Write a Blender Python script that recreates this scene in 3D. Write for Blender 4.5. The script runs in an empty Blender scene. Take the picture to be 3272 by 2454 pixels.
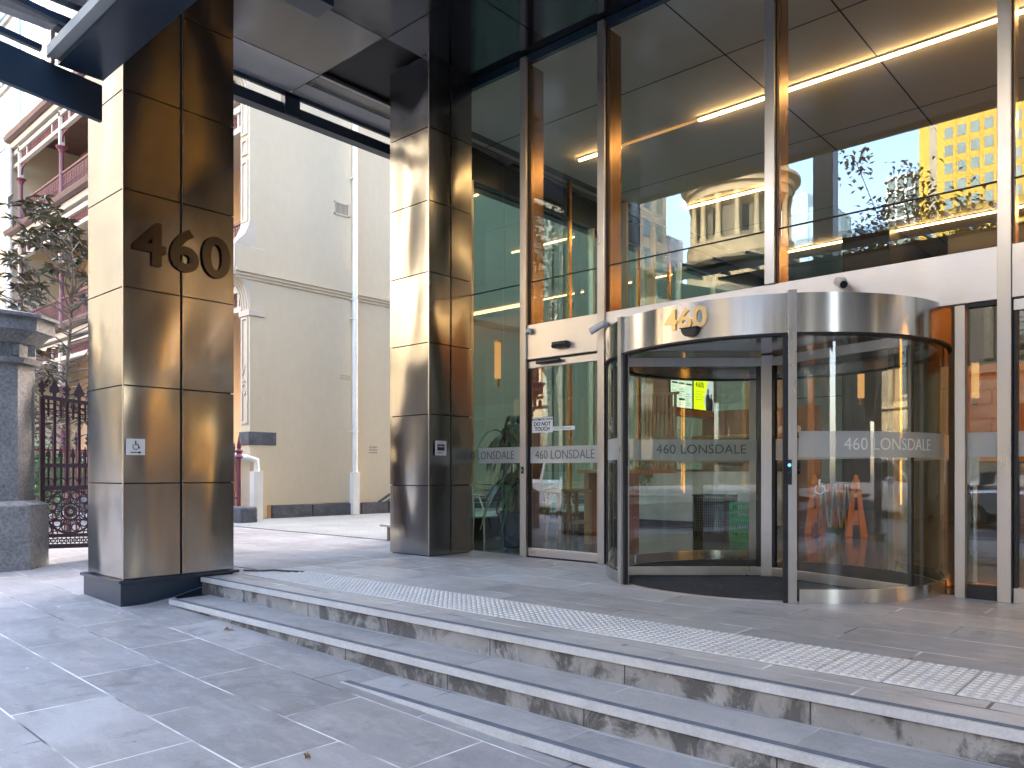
import bpy, math, random
from mathutils import Vector, Matrix
random.seed(7)
R=math.radians
sc=bpy.context.scene
COL=sc.collection
# ------------------------------------------------------------------ camera
YAW=R(42.04); HC=0.97
cd=bpy.data.cameras.new('camera'); cam=bpy.data.objects.new('camera',cd); COL.objects.link(cam)
cam.location=(0,0,HC); cam.rotation_euler=(R(90),0,YAW)
cd.sensor_width=36; cd.lens=36*2489/3272; cd.shift_y=285/3272; cd.clip_start=.05; cd.clip_end=3000
sc.camera=cam
# ------------------------------------------------------------------ material helpers
def newmat(n):
    m=bpy.data.materials.new(n); m.use_nodes=True; nt=m.node_tree; nt.nodes.clear()
    o=nt.nodes.new('ShaderNodeOutputMaterial'); return m,nt,o
def N(nt,t,**k):
    n=nt.nodes.new(t)
    for a,b in k.items():
        if a in n.inputs: n.inputs[a].default_value=b
        else: setattr(n,a,b)
    return n
def ramp(nt,fac,stops):
    r=nt.nodes.new('ShaderNodeValToRGB'); e=r.color_ramp.elements
    while len(e)<len(stops): e.new(.5)
    for i,(p,c) in enumerate(stops): e[i].position=p; e[i].color=(c[0],c[1],c[2],1) if hasattr(c,'__len__') else (c,c,c,1)
    nt.links.new(fac,r.inputs[0]); return r.outputs[0]
def coords(nt,scale=(1,1,1),loc=(0,0,0),obj=True,rot=(0,0,0)):
    t=nt.nodes.new('ShaderNodeTexCoord'); mp=nt.nodes.new('ShaderNodeMapping')
    mp.inputs['Scale'].default_value=scale; mp.inputs['Location'].default_value=loc; mp.inputs['Rotation'].default_value=rot
    if obj=='w':
        g=nt.nodes.new('ShaderNodeNewGeometry'); nt.links.new(g.outputs['Position'],mp.inputs[0])
    else: nt.links.new(t.outputs['Object'],mp.inputs[0])
    return mp.outputs[0]
def noise(nt,vec,scale,detail=4,rough=.55,dist=0):
    n=N(nt,'ShaderNodeTexNoise'); n.inputs['Scale'].default_value=scale; n.inputs['Detail'].default_value=detail
    n.inputs['Roughness'].default_value=rough; n.inputs['Distortion'].default_value=dist
    nt.links.new(vec,n.inputs['Vector']); return n.outputs['Fac']
def mix(nt,fac,a,b,mode='MIX'):
    n=nt.nodes.new('ShaderNodeMix'); n.data_type='RGBA'; n.blend_type=mode
    for s,v in ((n.inputs[0],fac),(n.inputs[6],a),(n.inputs[7],b)):
        if isinstance(v,(int,float)): s.default_value=v
        elif isinstance(v,(tuple,list)): s.default_value=(v[0],v[1],v[2],1)
        else: nt.links.new(v,s)
    return n.outputs[2]
def pbr(name,c,rough=.6,metal=0.,var=.12,vs=3.,c2=None,bump=0.,bs=8.,bd=.01,stretch=(1,1,1),spec=.5,coat=0.,rvar=0.,fine=0.,world=True,em=None,ems=0):
    m,nt,o=newmat(name); b=N(nt,'ShaderNodeBsdfPrincipled')
    vec=coords(nt,stretch,obj='w' if world else True)
    c2=c2 or tuple(max(0,x*(1-var*2)) for x in c)
    f=noise(nt,vec,vs,5,.6)
    col=mix(nt,ramp(nt,f,[(.35,0),(.68,1)]),c,c2)
    if fine:
        f2=noise(nt,vec,vs*14,3,.6); col=mix(nt,fine,col,ramp(nt,f2,[(.3,.25),(.7,.95)]),'OVERLAY')
    nt.links.new(col,b.inputs['Base Color'])
    b.inputs['Metallic'].default_value=metal; b.inputs['Specular IOR Level'].default_value=spec
    b.inputs['Coat Weight'].default_value=coat; b.inputs['Coat Roughness'].default_value=.08
    if rvar:
        r=N(nt,'ShaderNodeMapRange'); nt.links.new(noise(nt,vec,vs*1.7,4),r.inputs[0])
        r.inputs[1].default_value=.3; r.inputs[2].default_value=.7; r.inputs[3].default_value=max(.02,rough-rvar); r.inputs[4].default_value=rough+rvar
        nt.links.new(r.outputs[0],b.inputs['Roughness'])
    else: b.inputs['Roughness'].default_value=rough
    if bump:
        bn=N(nt,'ShaderNodeBump'); bn.inputs['Strength'].default_value=bump; bn.inputs['Distance'].default_value=bd
        nt.links.new(noise(nt,vec,bs,4),bn.inputs['Height']); nt.links.new(bn.outputs[0],b.inputs['Normal'])
    if em: b.inputs['Emission Color'].default_value=(*em,1); b.inputs['Emission Strength'].default_value=ems
    nt.links.new(b.outputs[0],o.inputs[0]); return m
def emit(name,c,s):
    m,nt,o=newmat(name); e=N(nt,'ShaderNodeEmission'); e.inputs[0].default_value=(*c,1); e.inputs[1].default_value=s
    nt.links.new(e.outputs[0],o.inputs[0]); return m
def glass(name,tint,f0=.08,mul=1.,rc=(1,1,1),bump=0.,extra=None):
    m,nt,o=newmat(name)
    g=N(nt,'ShaderNodeNewGeometry'); dt=N(nt,'ShaderNodeVectorMath',operation='DOT_PRODUCT')
    nt.links.new(g.outputs['Incoming'],dt.inputs[0]); nt.links.new(g.outputs['True Normal'],dt.inputs[1])
    def ma(op,a,b=None):
        n=N(nt,'ShaderNodeMath',operation=op)
        for i,v in enumerate((a,b)):
            if v is None: continue
            if isinstance(v,(int,float)): n.inputs[i].default_value=v
            else: nt.links.new(v,n.inputs[i])
        return n.outputs[0]
    k=ma('POWER',ma('SUBTRACT',1.,ma('ABSOLUTE',dt.outputs['Value'])),5.)
    fac=ma('MINIMUM',ma('MULTIPLY',ma('ADD',f0,ma('MULTIPLY',k,1-f0)),mul),1.)
    t=N(nt,'ShaderNodeBsdfTransparent'); t.inputs[0].default_value=(*tint,1)
    gl=N(nt,'ShaderNodeBsdfGlossy'); gl.inputs['Roughness'].default_value=0.; gl.inputs[0].default_value=(*rc,1)
    if bump:
        vec=coords(nt,(1,1,1),obj='w'); bn=N(nt,'ShaderNodeBump'); bn.inputs['Strength'].default_value=bump; bn.inputs['Distance'].default_value=.02
        nt.links.new(noise(nt,vec,.9,1),bn.inputs['Height']); nt.links.new(bn.outputs[0],gl.inputs['Normal'])
    mx=N(nt,'ShaderNodeMixShader'); nt.links.new(fac,mx.inputs[0]); nt.links.new(t.outputs[0],mx.inputs[1]); nt.links.new(gl.outputs[0],mx.inputs[2])
    out=mx.outputs[0]
    if extra:   # frosted film: part diffuse
        d=N(nt,'ShaderNodeBsdfDiffuse'); d.inputs[0].default_value=(*extra[0],1)
        tl=N(nt,'ShaderNodeBsdfTranslucent'); tl.inputs[0].default_value=(*extra[0],1)
        m0=N(nt,'ShaderNodeMixShader'); m0.inputs[0].default_value=.4; nt.links.new(d.outputs[0],m0.inputs[1]); nt.links.new(tl.outputs[0],m0.inputs[2])
        m2=N(nt,'ShaderNodeMixShader'); m2.inputs[0].default_value=extra[1]; nt.links.new(out,m2.inputs[1]); nt.links.new(m0.outputs[0],m2.inputs[2]); out=m2.outputs[0]
    nt.links.new(out,o.inputs[0]); return m
# ------------------------------------------------------------------ materials
MT={}
def paving(name,ox,oy,bw,bh,c1,c2,mort,rough=.45,off=.5,ms=.0045):
    m,nt,o=newmat(name); b=N(nt,'ShaderNodeBsdfPrincipled')
    vec=coords(nt,loc=(-ox,-oy,0),obj='w')
    # brick
    br=N(nt,'ShaderNodeTexBrick'); br.offset=off; br.offset_frequency=2; br.squash=1
    br.inputs['Scale'].default_value=1; br.inputs['Mortar Size'].default_value=ms; br.inputs['Mortar Smooth'].default_value=.1
    br.inputs['Brick Width'].default_value=bw; br.inputs['Row Height'].default_value=bh; br.inputs['Bias'].default_value=0
    br.inputs['Color1'].default_value=(0,0,0,1); br.inputs['Color2'].default_value=(1,1,1,1); br.inputs['Mortar'].default_value=(.5,.5,.5,1)
    wn=coords(nt,obj='w'); nt.links.new(vec,br.inputs['Vector'])
    base=mix(nt,br.outputs['Color'],c1,c2)
    n1=noise(nt,wn,1.1,5,.62,.6); base=mix(nt,.35,base,ramp(nt,n1,[(.3,.28),(.7,.85)]),'OVERLAY')
    n2=noise(nt,coords(nt,(1,2.6,1),obj='w'),4.,6,.7,.4); base=mix(nt,ramp(nt,n2,[(.48,0),(.78,.5)]),base,tuple(x*1.45 for x in c2))
    n5=noise(nt,coords(nt,(1.3,1,1),loc=(7,3,0),obj='w'),2.3,6,.68,.8); base=mix(nt,ramp(nt,n5,[(.56,0),(.74,.65)]),base,tuple(x*.5 for x in c1))
    n3=noise(nt,wn,90.,3,.7); base=mix(nt,.18,base,ramp(nt,n3,[(.25,.2),(.75,.9)]),'OVERLAY')
    vo=N(nt,'ShaderNodeTexVoronoi'); vo.inputs['Scale'].default_value=3.1; nt.links.new(wn,vo.inputs['Vector'])
    n4=noise(nt,wn,1.7,2); sp=N(nt,'ShaderNodeMath',operation='MULTIPLY'); nt.links.new(ramp(nt,vo.outputs['Distance'],[(.035,1),(.055,0)]),sp.inputs[0]); nt.links.new(ramp(nt,n4,[(.5,0),(.55,1)]),sp.inputs[1])
    base=mix(nt,sp.outputs[0],base,tuple(x*1.9 for x in c2))
    vo2=N(nt,'ShaderNodeTexVoronoi'); vo2.inputs['Scale'].default_value=7.7; nt.links.new(wn,vo2.inputs['Vector'])
    sp2=N(nt,'ShaderNodeMath',operation='MULTIPLY'); nt.links.new(ramp(nt,vo2.outputs['Distance'],[(.04,1),(.075,0)]),sp2.inputs[0]); nt.links.new(ramp(nt,noise(nt,wn,2.9,2),[(.52,0),(.6,.7)]),sp2.inputs[1])
    base=mix(nt,sp2.outputs[0],base,tuple(x*.3 for x in c1))
    # mortar with broken brightness
    mc=mix(nt,ramp(nt,noise(nt,wn,1.9,3),[(.38,0),(.6,1)]),tuple(x*.35 for x in c1),mort)
    base=mix(nt,br.outputs['Fac'],base,mc)
    nt.links.new(base,b.inputs['Base Color'])
    rr=N(nt,'ShaderNodeMapRange'); nt.links.new(noise(nt,wn,2.2,5,.65),rr.inputs[0]); rr.inputs[1].default_value=.3; rr.inputs[2].default_value=.7; rr.inputs[3].default_value=rough-.12; rr.inputs[4].default_value=rough+.18
    nt.links.new(rr.outputs[0],b.inputs['Roughness'])
    bn=N(nt,'ShaderNodeBump'); bn.inputs['Strength'].default_value=.25; bn.inputs['Distance'].default_value=.004
    nt.links.new(noise(nt,wn,30,5,.7),bn.inputs['Height']); nt.links.new(bn.outputs[0],b.inputs['Normal'])
    nt.links.new(b.outputs[0],o.inputs[0]); return m
def riser_mat():
    m,nt,o=newmat('riser_stone'); b=N(nt,'ShaderNodeBsdfPrincipled')
    v=coords(nt,obj='w'); vs=coords(nt,(1.,1,.75),obj='w')
    col=mix(nt,ramp(nt,noise(nt,v,2.,6,.65,.5),[(.3,0),(.65,1)]),(.40,.39,.372),(.25,.243,.233))
    col=mix(nt,ramp(nt,noise(nt,vs,3.6,7,.68,.9),[(.46,0),(.56,.85)]),col,(.07,.068,.065))
    col=mix(nt,ramp(nt,noise(nt,coords(nt,(1,1,.5),loc=(3,1,2),obj='w'),9.,6,.75,.5),[(.56,0),(.7,.7)]),col,(.5,.48,.44))
    # slab joints
    w=N(nt,'ShaderNodeTexBrick'); w.offset=0; w.inputs['Scale'].default_value=1; w.inputs['Brick Width'].default_value=.985; w.inputs['Row Height'].default_value=10; w.inputs['Mortar Size'].default_value=.004
    w.inputs['Color1'].default_value=(0,0,0,1); w.inputs['Color2'].default_value=(0,0,0,1)
    nt.links.new(coords(nt,loc=(.35,-3,0),obj='w'),w.inputs['Vector'])
    col=mix(nt,w.outputs['Fac'],col,(.05,.05,.05)); nt.links.new(col,b.inputs['Base Color']); b.inputs['Roughness'].default_value=.8
    bn=N(nt,'ShaderNodeBump'); bn.inputs['Strength'].default_value=.5; bn.inputs['Distance'].default_value=.006
    nt.links.new(noise(nt,v,35,5,.7),bn.inputs['Height']); nt.links.new(bn.outputs[0],b.inputs['Normal'])
    nt.links.new(b.outputs[0],o.inputs[0]); return m
def brushed(name,c,rough,wave=0.,ws=.8,streak=.25,wd=.05,stretch=(1,1,.45),horiz=False,aniso=0):
    m,nt,o=newmat(name); b=N(nt,'ShaderNodeBsdfPrincipled')
    v=coords(nt,(1,1,.02) if not horiz else (.02,.02,1),obj='w')
    st=noise(nt,v,60,3,.6); soft=noise(nt,coords(nt,(1,1,.4),obj='w'),1.3,4,.6,.4)
    col=mix(nt,streak,c,ramp(nt,st,[(.3,[x*.7 for x in c]),(.7,[min(1,x*1.2) for x in c])]))
    col=mix(nt,ramp(nt,soft,[(.45,0),(.75,.35)]),col,tuple(x*.72 for x in c))
    nt.links.new(col,b.inputs['Base Color']); b.inputs['Metallic'].default_value=1
    rr=N(nt,'ShaderNodeMapRange'); nt.links.new(noise(nt,coords(nt,(1,1,.5),loc=(5,5,5),obj='w'),2.,5,.6),rr.inputs[0]); rr.inputs[1].default_value=.3; rr.inputs[2].default_value=.7; rr.inputs[3].default_value=rough*.75; rr.inputs[4].default_value=rough*1.35
    nt.links.new(rr.outputs[0],b.inputs['Roughness'])
    if aniso:
        tg=N(nt,'ShaderNodeTangent'); tg.direction_type='RADIAL'; tg.axis='Z'; nt.links.new(tg.outputs[0],b.inputs['Tangent']); b.inputs['Anisotropic'].default_value=aniso; b.inputs['Anisotropic Rotation'].default_value=.25
    if wave:
        bn=N(nt,'ShaderNodeBump'); bn.inputs['Strength'].default_value=wave; bn.inputs['Distance'].default_value=wd
        nt.links.new(noise(nt,coords(nt,stretch,obj='w'),ws,1.5,.4,.3),bn.inputs['Height']); nt.links.new(bn.outputs[0],b.inputs['Normal'])
    nt.links.new(b.outputs[0],o.inputs[0]); return m
MT['foot']=paving('bluestone_footpath',-.205+.0,1.232,.965,.487,(.27,.264,.26),(.385,.372,.362),(.9,.88,.83),ms=.0055)
MT['land']=paving('bluestone_landing',-2.15,4.635,.97,.4725,(.385,.375,.355),(.52,.505,.475),(.98,.96,.92),.38,ms=.008)  # same bluestone lightened against the shade under the soffit
MT['fore']=paving('bluestone_forecourt',-2.15,4.635,.97,.4725,(.235,.23,.225),(.31,.305,.30),(.7,.68,.64),.42,ms=.007)  # same bluestone darkened against the stronger light by the lane
MT['tread']=paving('bluestone_tread',-.3,3.44-.72,.985,.36,(.31,.306,.30),(.41,.40,.385),(.7,.68,.64),.45,.0)
MT['lane']=pbr('lane_concrete',(.245,.26,.245),.7,c2=(.19,.20,.19),vs=1.2,fine=.3,bump=.2,bs=40)
MT['riser']=riser_mat()
MT['nose']=pbr('aluminium_nosing',(.60,.60,.59),.5,.1,c2=(.50,.50,.49),vs=5,fine=.15)
MT['grip']=pbr('nosing_grip',(.13,.16,.2),.6,.2,c2=(.2,.22,.25),vs=8,fine=.3)
MT['tact']=pbr('white_tactile_stone',(.74,.72,.67),.6,c2=(.62,.6,.56),vs=2.2,fine=.25)
MT['dirt']=pbr('tactile_grout_dirt',(.12,.12,.12),.8,c2=(.5,.5,.48),vs=1.1)
MT['clad']=brushed('bronze_stainless_cladding',(.315,.318,.315),.165,.8,.8,.2,.24,(1,1,.42))
MT['steel']=brushed('brushed_stainless',(.56,.545,.52),.33,0,1.5,.06,.02)
MT['steelh']=brushed('satin_fascia_steel',(.62,.61,.60),.36,0,.6,.08,.04,(1,1,1),True)
MT['steeld']=brushed('polished_steel_drum',(.66,.645,.62),.2,0,1.2,.2,.015,aniso=.85)
MT['bronze']=brushed('bronze_fin',(.34,.215,.115),.22,0,1.,.2,.02)
MT['copper']=brushed('copper_trim',(.75,.36,.14),.25)
MT['navy']=pbr('navy_painted_steel',(.012,.032,.058),.3,0,var=.1,vs=1.,spec=.6)
MT['black']=pbr('black_rubber',(.012,.013,.015),.5,var=.05)
MT['blackp']=pbr('black_plastic',(.02,.021,.023),.25,var=.05)
MT['soffit']=pbr('charcoal_soffit_panel',(.10,.103,.108),.18,.0,var=.1,vs=.7,spec=.9,coat=.6,bump=.12,bs=.8,bd=.05)
MT['soffitb']=pbr('black_soffit_panel',(.008,.011,.016),.12,.0,var=.1,vs=.7,spec=.7,bump=.1,bs=.8,bd=.05)
MT['soffitl']=pbr('pale_grey_soffit_panel',(.33,.335,.34),.3,.0,var=.06,vs=.7)
MT['gap']=pbr('dark_joint',(.008,.008,.01),.6)
MT['ceil']=pbr('white_plaster_ceiling',(.66,.655,.63),.85,var=.03,vs=.5)
MT['cream']=pbr('cream_render_wall',(.56,.48,.345),.85,c2=(.54,.46,.33),vs=.55,fine=.04,bump=.05,bs=25,stretch=(1,1,.6))
MT['creamw']=pbr('cream_moulding_paint',(.55,.485,.40),.7,c2=(.50,.44,.36),vs=2)
MT['pinkw']=pbr('peach_verandah_wall',(.85,.56,.33),.8,c2=(.75,.47,.27),vs=1)
MT['pipe']=pbr('white_pipe_paint',(.80,.79,.74),.45,var=.06)
MT['maroon']=pbr('maroon_cast_iron',(.17,.035,.055),.5,c2=(.13,.03,.045),vs=5)
MT['maroond']=pbr('dark_maroon_gate_iron',(.055,.018,.028),.45,c2=(.04,.015,.022),vs=5)
MT['pinkcol']=pbr('dusty_rose_column_paint',(.16,.055,.065),.5,c2=(.13,.045,.055),vs=3)
MT['gutterp']=pbr('brown_gutter_paint',(.15,.085,.08),.5)
MT['blue']=pbr('bluestone_block',(.10,.105,.115),.85,c2=(.055,.06,.07),vs=3.5,fine=.5,bump=.8,bs=12,bd=.02)
MT['pier']=pbr('weathered_bluestone_pier',(.26,.258,.255),.85,c2=(.17,.17,.17),vs=2.3,fine=.5,bump=.5,bs=22,bd=.01)
MT['asph']=pbr('asphalt',(.055,.055,.058),.85,c2=(.04,.04,.042),vs=2,fine=.5,bump=.3,bs=60)
MT['whitep']=pbr('white_road_paint',(.75,.75,.72),.6)
MT['sand']=pbr('sandstone_block',(.40,.34,.235),.8,c2=(.30,.25,.17),vs=.7,fine=.3)
MT['stonee']=pbr('pale_end_block_stone',(.42,.375,.30),.8,c2=(.33,.29,.23),vs=.2)
MT['sandd']=pbr('dark_sandstone',(.27,.235,.18),.85,c2=(.19,.17,.13),vs=.9,fine=.3)
MT['leafg']=pbr('glossy_leaf',(.035,.085,.035),.3,c2=(.02,.05,.03),vs=6,spec=.6)
MT['leafm']=pbr('magnolia_leaf',(.085,.12,.055),.25,c2=(.15,.085,.05),vs=5,spec=.8)
MT['leafp']=pbr('indoor_palm_leaf',(.05,.17,.06),.3,c2=(.03,.10,.05),vs=6,spec=.6)
MT['sandr']=pbr('rotunda_sandstone',(.30,.235,.14),.8,c2=(.22,.17,.10),vs=.6,fine=.3)
MT['sandx']=pbr('rotunda_recess_shade',(.10,.085,.06),.85,c2=(.15,.125,.08),vs=1.2)  # drum stone darkened for the shade behind the columns
MT['leafb']=pbr('bright_shrub_leaf',(.11,.27,.09),.5,c2=(.06,.17,.07),vs=6)
MT['leafa']=pbr('autumn_plane_leaf',(.16,.11,.02),.6,c2=(.09,.12,.02),vs=4)
MT['bark']=pbr('grey_bark',(.19,.16,.13),.85,var=.2,vs=12)
MT['timber']=pbr('oak_timber',(.50,.26,.10),.45,c2=(.40,.19,.07),vs=6,stretch=(1,1,.12))
MT['timberd']=pbr('warm_dark_timber',(.30,.13,.045),.4,c2=(.22,.09,.03),vs=5,stretch=(1,1,.12))
MT['orange']=pbr('amber_lacquer_wall',(.60,.16,.015),.3,c2=(.75,.28,.03),vs=.7,coat=.4)
MT['amberd']=pbr('amber_reflection_panel',(.40,.14,.02),.3,c2=(.32,.11,.015),vs=.7)  # amber put on an unseen wall to turn the column reflection orange
MT['gold']=pbr('gold_wall_panel',(.55,.40,.12),.35,c2=(.45,.32,.1),vs=1)
MT['podium']=pbr('pale_podium_panel',(.62,.60,.56),.6,var=.04)  # unseen podium face kept pale to bounce light into the lane
MT['grey']=pbr('grey_lobby_panel',(.36,.38,.36),.5,var=.06)
MT['dgrey']=pbr('dark_lobby_panel',(.06,.065,.07),.4)
MT['lfloor']=pbr('polished_lobby_tile',(.09,.09,.09),.12,c2=(.07,.07,.07),vs=1.5,spec=.6)
MT['marble']=pbr('white_marble',(.78,.80,.78),.25,c2=(.5,.52,.51),vs=1.8)
MT['pot']=pbr('glazed_dark_blue_pot',(.01,.035,.055),.12,spec=.7,coat=.6)
MT['soil']=pbr('terracotta_soil',(.28,.12,.06),.9)
MT['chair']=pbr('pale_aluminium_chair',(.6,.68,.7),.35,.3)
MT['green']=pbr('green_plastic',(.0,.60,.22),.4,var=.05)
MT['orangep']=pbr('orange_plastic',(.85,.27,.04),.45,var=.05)
MT['white']=pbr('white_plastic',(.78,.78,.77),.35,var=.03)
MT['signw']=pbr('white_sign_plate',(.82,.82,.80),.45,var=.03)
MT['ink']=pbr('black_ink',(.01,.01,.012),.5)
MT['inkb']=pbr('blue_sign_ink',(.0,.035,.10),.4)
MT['inkg']=pbr('etched_grey_lettering',(.11,.125,.12),.4)
MT['inkl']=pbr('pale_etched_lettering',(.97,.95,.88),.5,var=.02)
MT['num']=brushed('dark_bronze_numeral',(.10,.09,.08),.22)
MT['numg']=brushed('polished_gold_numeral',(.80,.58,.28),.35,0,3,.2)
MT['mat']=pbr('ribbed_door_mat',(.045,.047,.05),.95,c2=(.03,.03,.033),vs=3,fine=.6)
MT['carw']=pbr('white_car_paint',(.72,.73,.74),.25,coat=.8,var=.02)
MT['cars']=pbr('silver_car_paint',(.40,.41,.43),.25,.5,coat=.8,var=.02)
MT['cark']=pbr('black_car_paint',(.012,.013,.016),.2,coat=.8,var=.02)
MT['carg']=pbr('dark_car_glass',(.01,.013,.016),.05,spec=.9)
MT['yellow']=pbr('sunlit_yellow_concrete',(.42,.27,.035),.8,c2=(.38,.24,.03),vs=.1)
MT['glassd']=pbr('green_window_glass',(.10,.16,.15),.08,spec=.9,var=.2,vs=.3)
MT['glassb']=pbr('pale_blue_tower_glass',(.28,.45,.58),.12,spec=.8,var=.12,vs=.08)
MT['towerw']=pbr('white_tower_panel',(.50,.51,.52),.6,var=.03,vs=.1)
MT['glass']=glass('curtain_wall_glass',(.76,.85,.82),.118,1.15,(.78,.92,1))
MT['glassc']=glass('clear_door_glass',(.88,.93,.91),.075,1.1)
MT['glassw']=glass('side_wall_glass',(.20,.36,.34),.10,1.)
MT['glassr']=glass('canopy_glass',(.85,.92,.95),.07,1.)
MT['frost']=glass('frosted_band_film',(.8,.88,.86),.10,1.,extra=((.78,.79,.76),.68))
MT['led']=emit('warm_led_strip',(1,.58,.25),2.7)
MT['amber']=emit('amber_pendant_glow',(1,.5,.17),.045)
MT['amber_streak']=emit('added_amber_streak_glow',(1,.40,.05),1.1)  # glow of unseen bars added for orange streaks mirrored in the column
MT['spot']=emit('downlight_glow',(1,.82,.6),6.)
MT['scr1']=emit('menu_screen_green',(.55,.78,.62),.075)
MT['scr2']=emit('lime_screen',(.55,.75,.02),.1)
MT['scr3']=emit('screen_sky',(.45,.6,.65),.07)
MT['blueled']=emit('blue_button_light',(.1,.5,.9),.12)
# ------------------------------------------------------------------ mesh builder
class B:
    def __init__(s): s.v=[]; s.f=[]
    def add(s,v,f):
        n=len(s.v); s.v+=[tuple(p) for p in v]; s.f+=[tuple(i+n for i in q) for q in f]; return s
    def box(s,x0,x1,y0,y1,z0,z1):
        if x0>x1:x0,x1=x1,x0
        if y0>y1:y0,y1=y1,y0
        if z0>z1:z0,z1=z1,z0
        return s.add([(x0,y0,z0),(x1,y0,z0),(x1,y1,z0),(x0,y1,z0),(x0,y0,z1),(x1,y0,z1),(x1,y1,z1),(x0,y1,z1)],
                     [(0,3,2,1),(4,5,6,7),(0,1,5,4),(1,2,6,5),(2,3,7,6),(3,0,4,7)])
    def quad(s,a,b,c,d): return s.add([a,b,c,d],[(0,1,2,3)])
    def bar(s,p,q,w,h,up=(0,0,1)):
        p=Vector(p); q=Vector(q); d=(q-p).normalized(); u=Vector(up)
        if abs(d.dot(u))>.98: u=Vector((0,1,0))
        r=d.cross(u).normalized()*w/2; u=r.cross(d).normalized()*h/2
        V=[p-r-u,p+r-u,p+r+u,p-r+u,q-r-u,q+r-u,q+r+u,q-r+u]
        return s.add(V,[(3,2,1,0),(4,5,6,7),(0,1,5,4),(1,2,6,5),(2,3,7,6),(3,0,4,7)])
    def tube(s,pts,r,n=8,r2=None,cap=True):
        pts=[Vector(p) for p in pts]; m=len(pts); r2=r if r2 is None else r2; base=len(s.v); prev=None
        for i,p in enumerate(pts):
            d=(pts[min(i+1,m-1)]-pts[max(i-1,0)]).normalized()
            if prev is None: u=Vector((0,0,1)) if abs(d.z)<.9 else Vector((1,0,0)); u=(u-d*u.dot(d)).normalized()
            else: u=(prev-d*prev.dot(d)).normalized()
            prev=u; w=d.cross(u); rr=r+(r2-r)*i/(m-1)
            for k in range(n):
                a=2*math.pi*k/n; s.v.append(tuple(p+(u*math.cos(a)+w*math.sin(a))*rr))
        for i in range(m-1):
            for k in range(n):
                a=base+i*n+k; b=base+i*n+(k+1)%n; s.f.append((a,b,b+n,a+n))
        if cap: s.f.append(tuple(base+k for k in range(n))[::-1]); s.f.append(tuple(base+(m-1)*n+k for k in range(n)))
        return s
    def lathe(s,c,prof,n=24,a0=0,a1=360,close=True):
        cx,cy,cz=c; base=len(s.v); m=len(prof); full=(a1-a0)>=360; cnt=n if full else n+1
        for k in range(cnt):
            a=R(a0+(a1-a0)*k/n)
            for r,z in prof: s.v.append((cx+r*math.cos(a),cy+r*math.sin(a),cz+z))
        for k in range(n):
            k2=(k+1)%cnt
            for i in range(m-1): s.f.append((base+k*m+i,base+k2*m+i,base+k2*m+i+1,base+k*m+i+1))
        return s
    def arc(s,c,r0,r1,a0,a1,z0,z1,n=24):   # solid curved wall
        s.lathe((c[0],c[1],0),[(r0,z0),(r1,z0),(r1,z1),(r0,z1),(r0,z0)],n,a0,a1)
        if a1-a0<360:
            for a in (a0,a1):
                a=R(a); ca,sa=math.cos(a),math.sin(a)
                s.quad((c[0]+r0*ca,c[1]+r0*sa,z0),(c[0]+r1*ca,c[1]+r1*sa,z0),(c[0]+r1*ca,c[1]+r1*sa,z1),(c[0]+r0*ca,c[1]+r0*sa,z1))
        return s
    def prism(s,prof,axis,a,b):  # extrude closed 2D profile along axis; 'x': prof=(y,z) 'y': prof=(x,z) 'z': prof=(x,y)
        n=len(prof)
        def P(p,t): return (t,p[0],p[1]) if axis=='x' else ((p[0],t,p[1]) if axis=='y' else (p[0],p[1],t))
        return s.add([P(p,a) for p in prof]+[P(p,b) for p in prof],[tuple(range(n))[::-1],tuple(range(n,2*n))]+[(i,(i+1)%n,n+(i+1)%n,n+i) for i in range(n)])
    def merge(s,o,mtx=None):
        return s.add([tuple(mtx@Vector(p)) for p in o.v] if mtx else o.v,o.f)
    def rot(s,piv,ang):
        c,q=math.cos(ang),math.sin(ang); s.v=[(piv[0]+(x-piv[0])*c-(y-piv[1])*q,piv[1]+(x-piv[0])*q+(y-piv[1])*c,z) for x,y,z in s.v]; return s
def mk(name,b,mat,parent=None,loc=(0,0,0),smooth=False,bev=0,label=None,cat=None,group=None,kind=None):
    me=bpy.data.meshes.new(name); L=Vector(loc)
    me.from_pydata([tuple(Vector(p)-L) for p in b.v],[],b.f); me.update()
    ms=mat if isinstance(mat,(list,tuple)) else [mat]
    for m in ms: me.materials.append(MT[m])
    o=bpy.data.objects.new(name,me); COL.objects.link(o)
    if parent is not None: o.parent=parent
    else: o.location=loc
    if smooth:
        for p in me.polygons: p.use_smooth=True
        try: me.set_sharp_from_angle(angle=R(40))
        except Exception: pass
    if bev:
        md=o.modifiers.new('bevel','BEVEL'); md.width=bev; md.segments=2; md.limit_method='ANGLE'; md.angle_limit=R(40)
    tag(o,label,cat,group,kind); return o
def tag(o,label=None,cat=None,group=None,kind=None):
    if label:o['label']=label
    if cat:o['category']=cat
    if group:o['group']=group
    if kind:o['kind']=kind
class T:   # a thing: an Empty with part meshes given in world coordinates
    def __init__(s,name,label,cat,loc=(0,0,0),group=None):
        s.o=bpy.data.objects.new(name,None); COL.objects.link(s.o); s.o.location=loc; s.loc=loc; s.o.empty_display_size=.1
        tag(s.o,label,cat,group)
    def p(s,name,b,mat,parent=None,**k):
        return mk(name,b,mat,parent or s.o,s.loc,**k)
def copy_tree(o,parent=None):
    c=o.copy(); COL.objects.link(c)
    if parent is not None: c.parent=parent
    for ch in list(o.children): copy_tree(ch,c)
    return c
def place(o,loc,rz=0,label=None,group=None):
    o.location=loc; o.rotation_euler=(0,0,rz)
    if label:o['label']=label
    if group:o['group']=group
    return o
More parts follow.
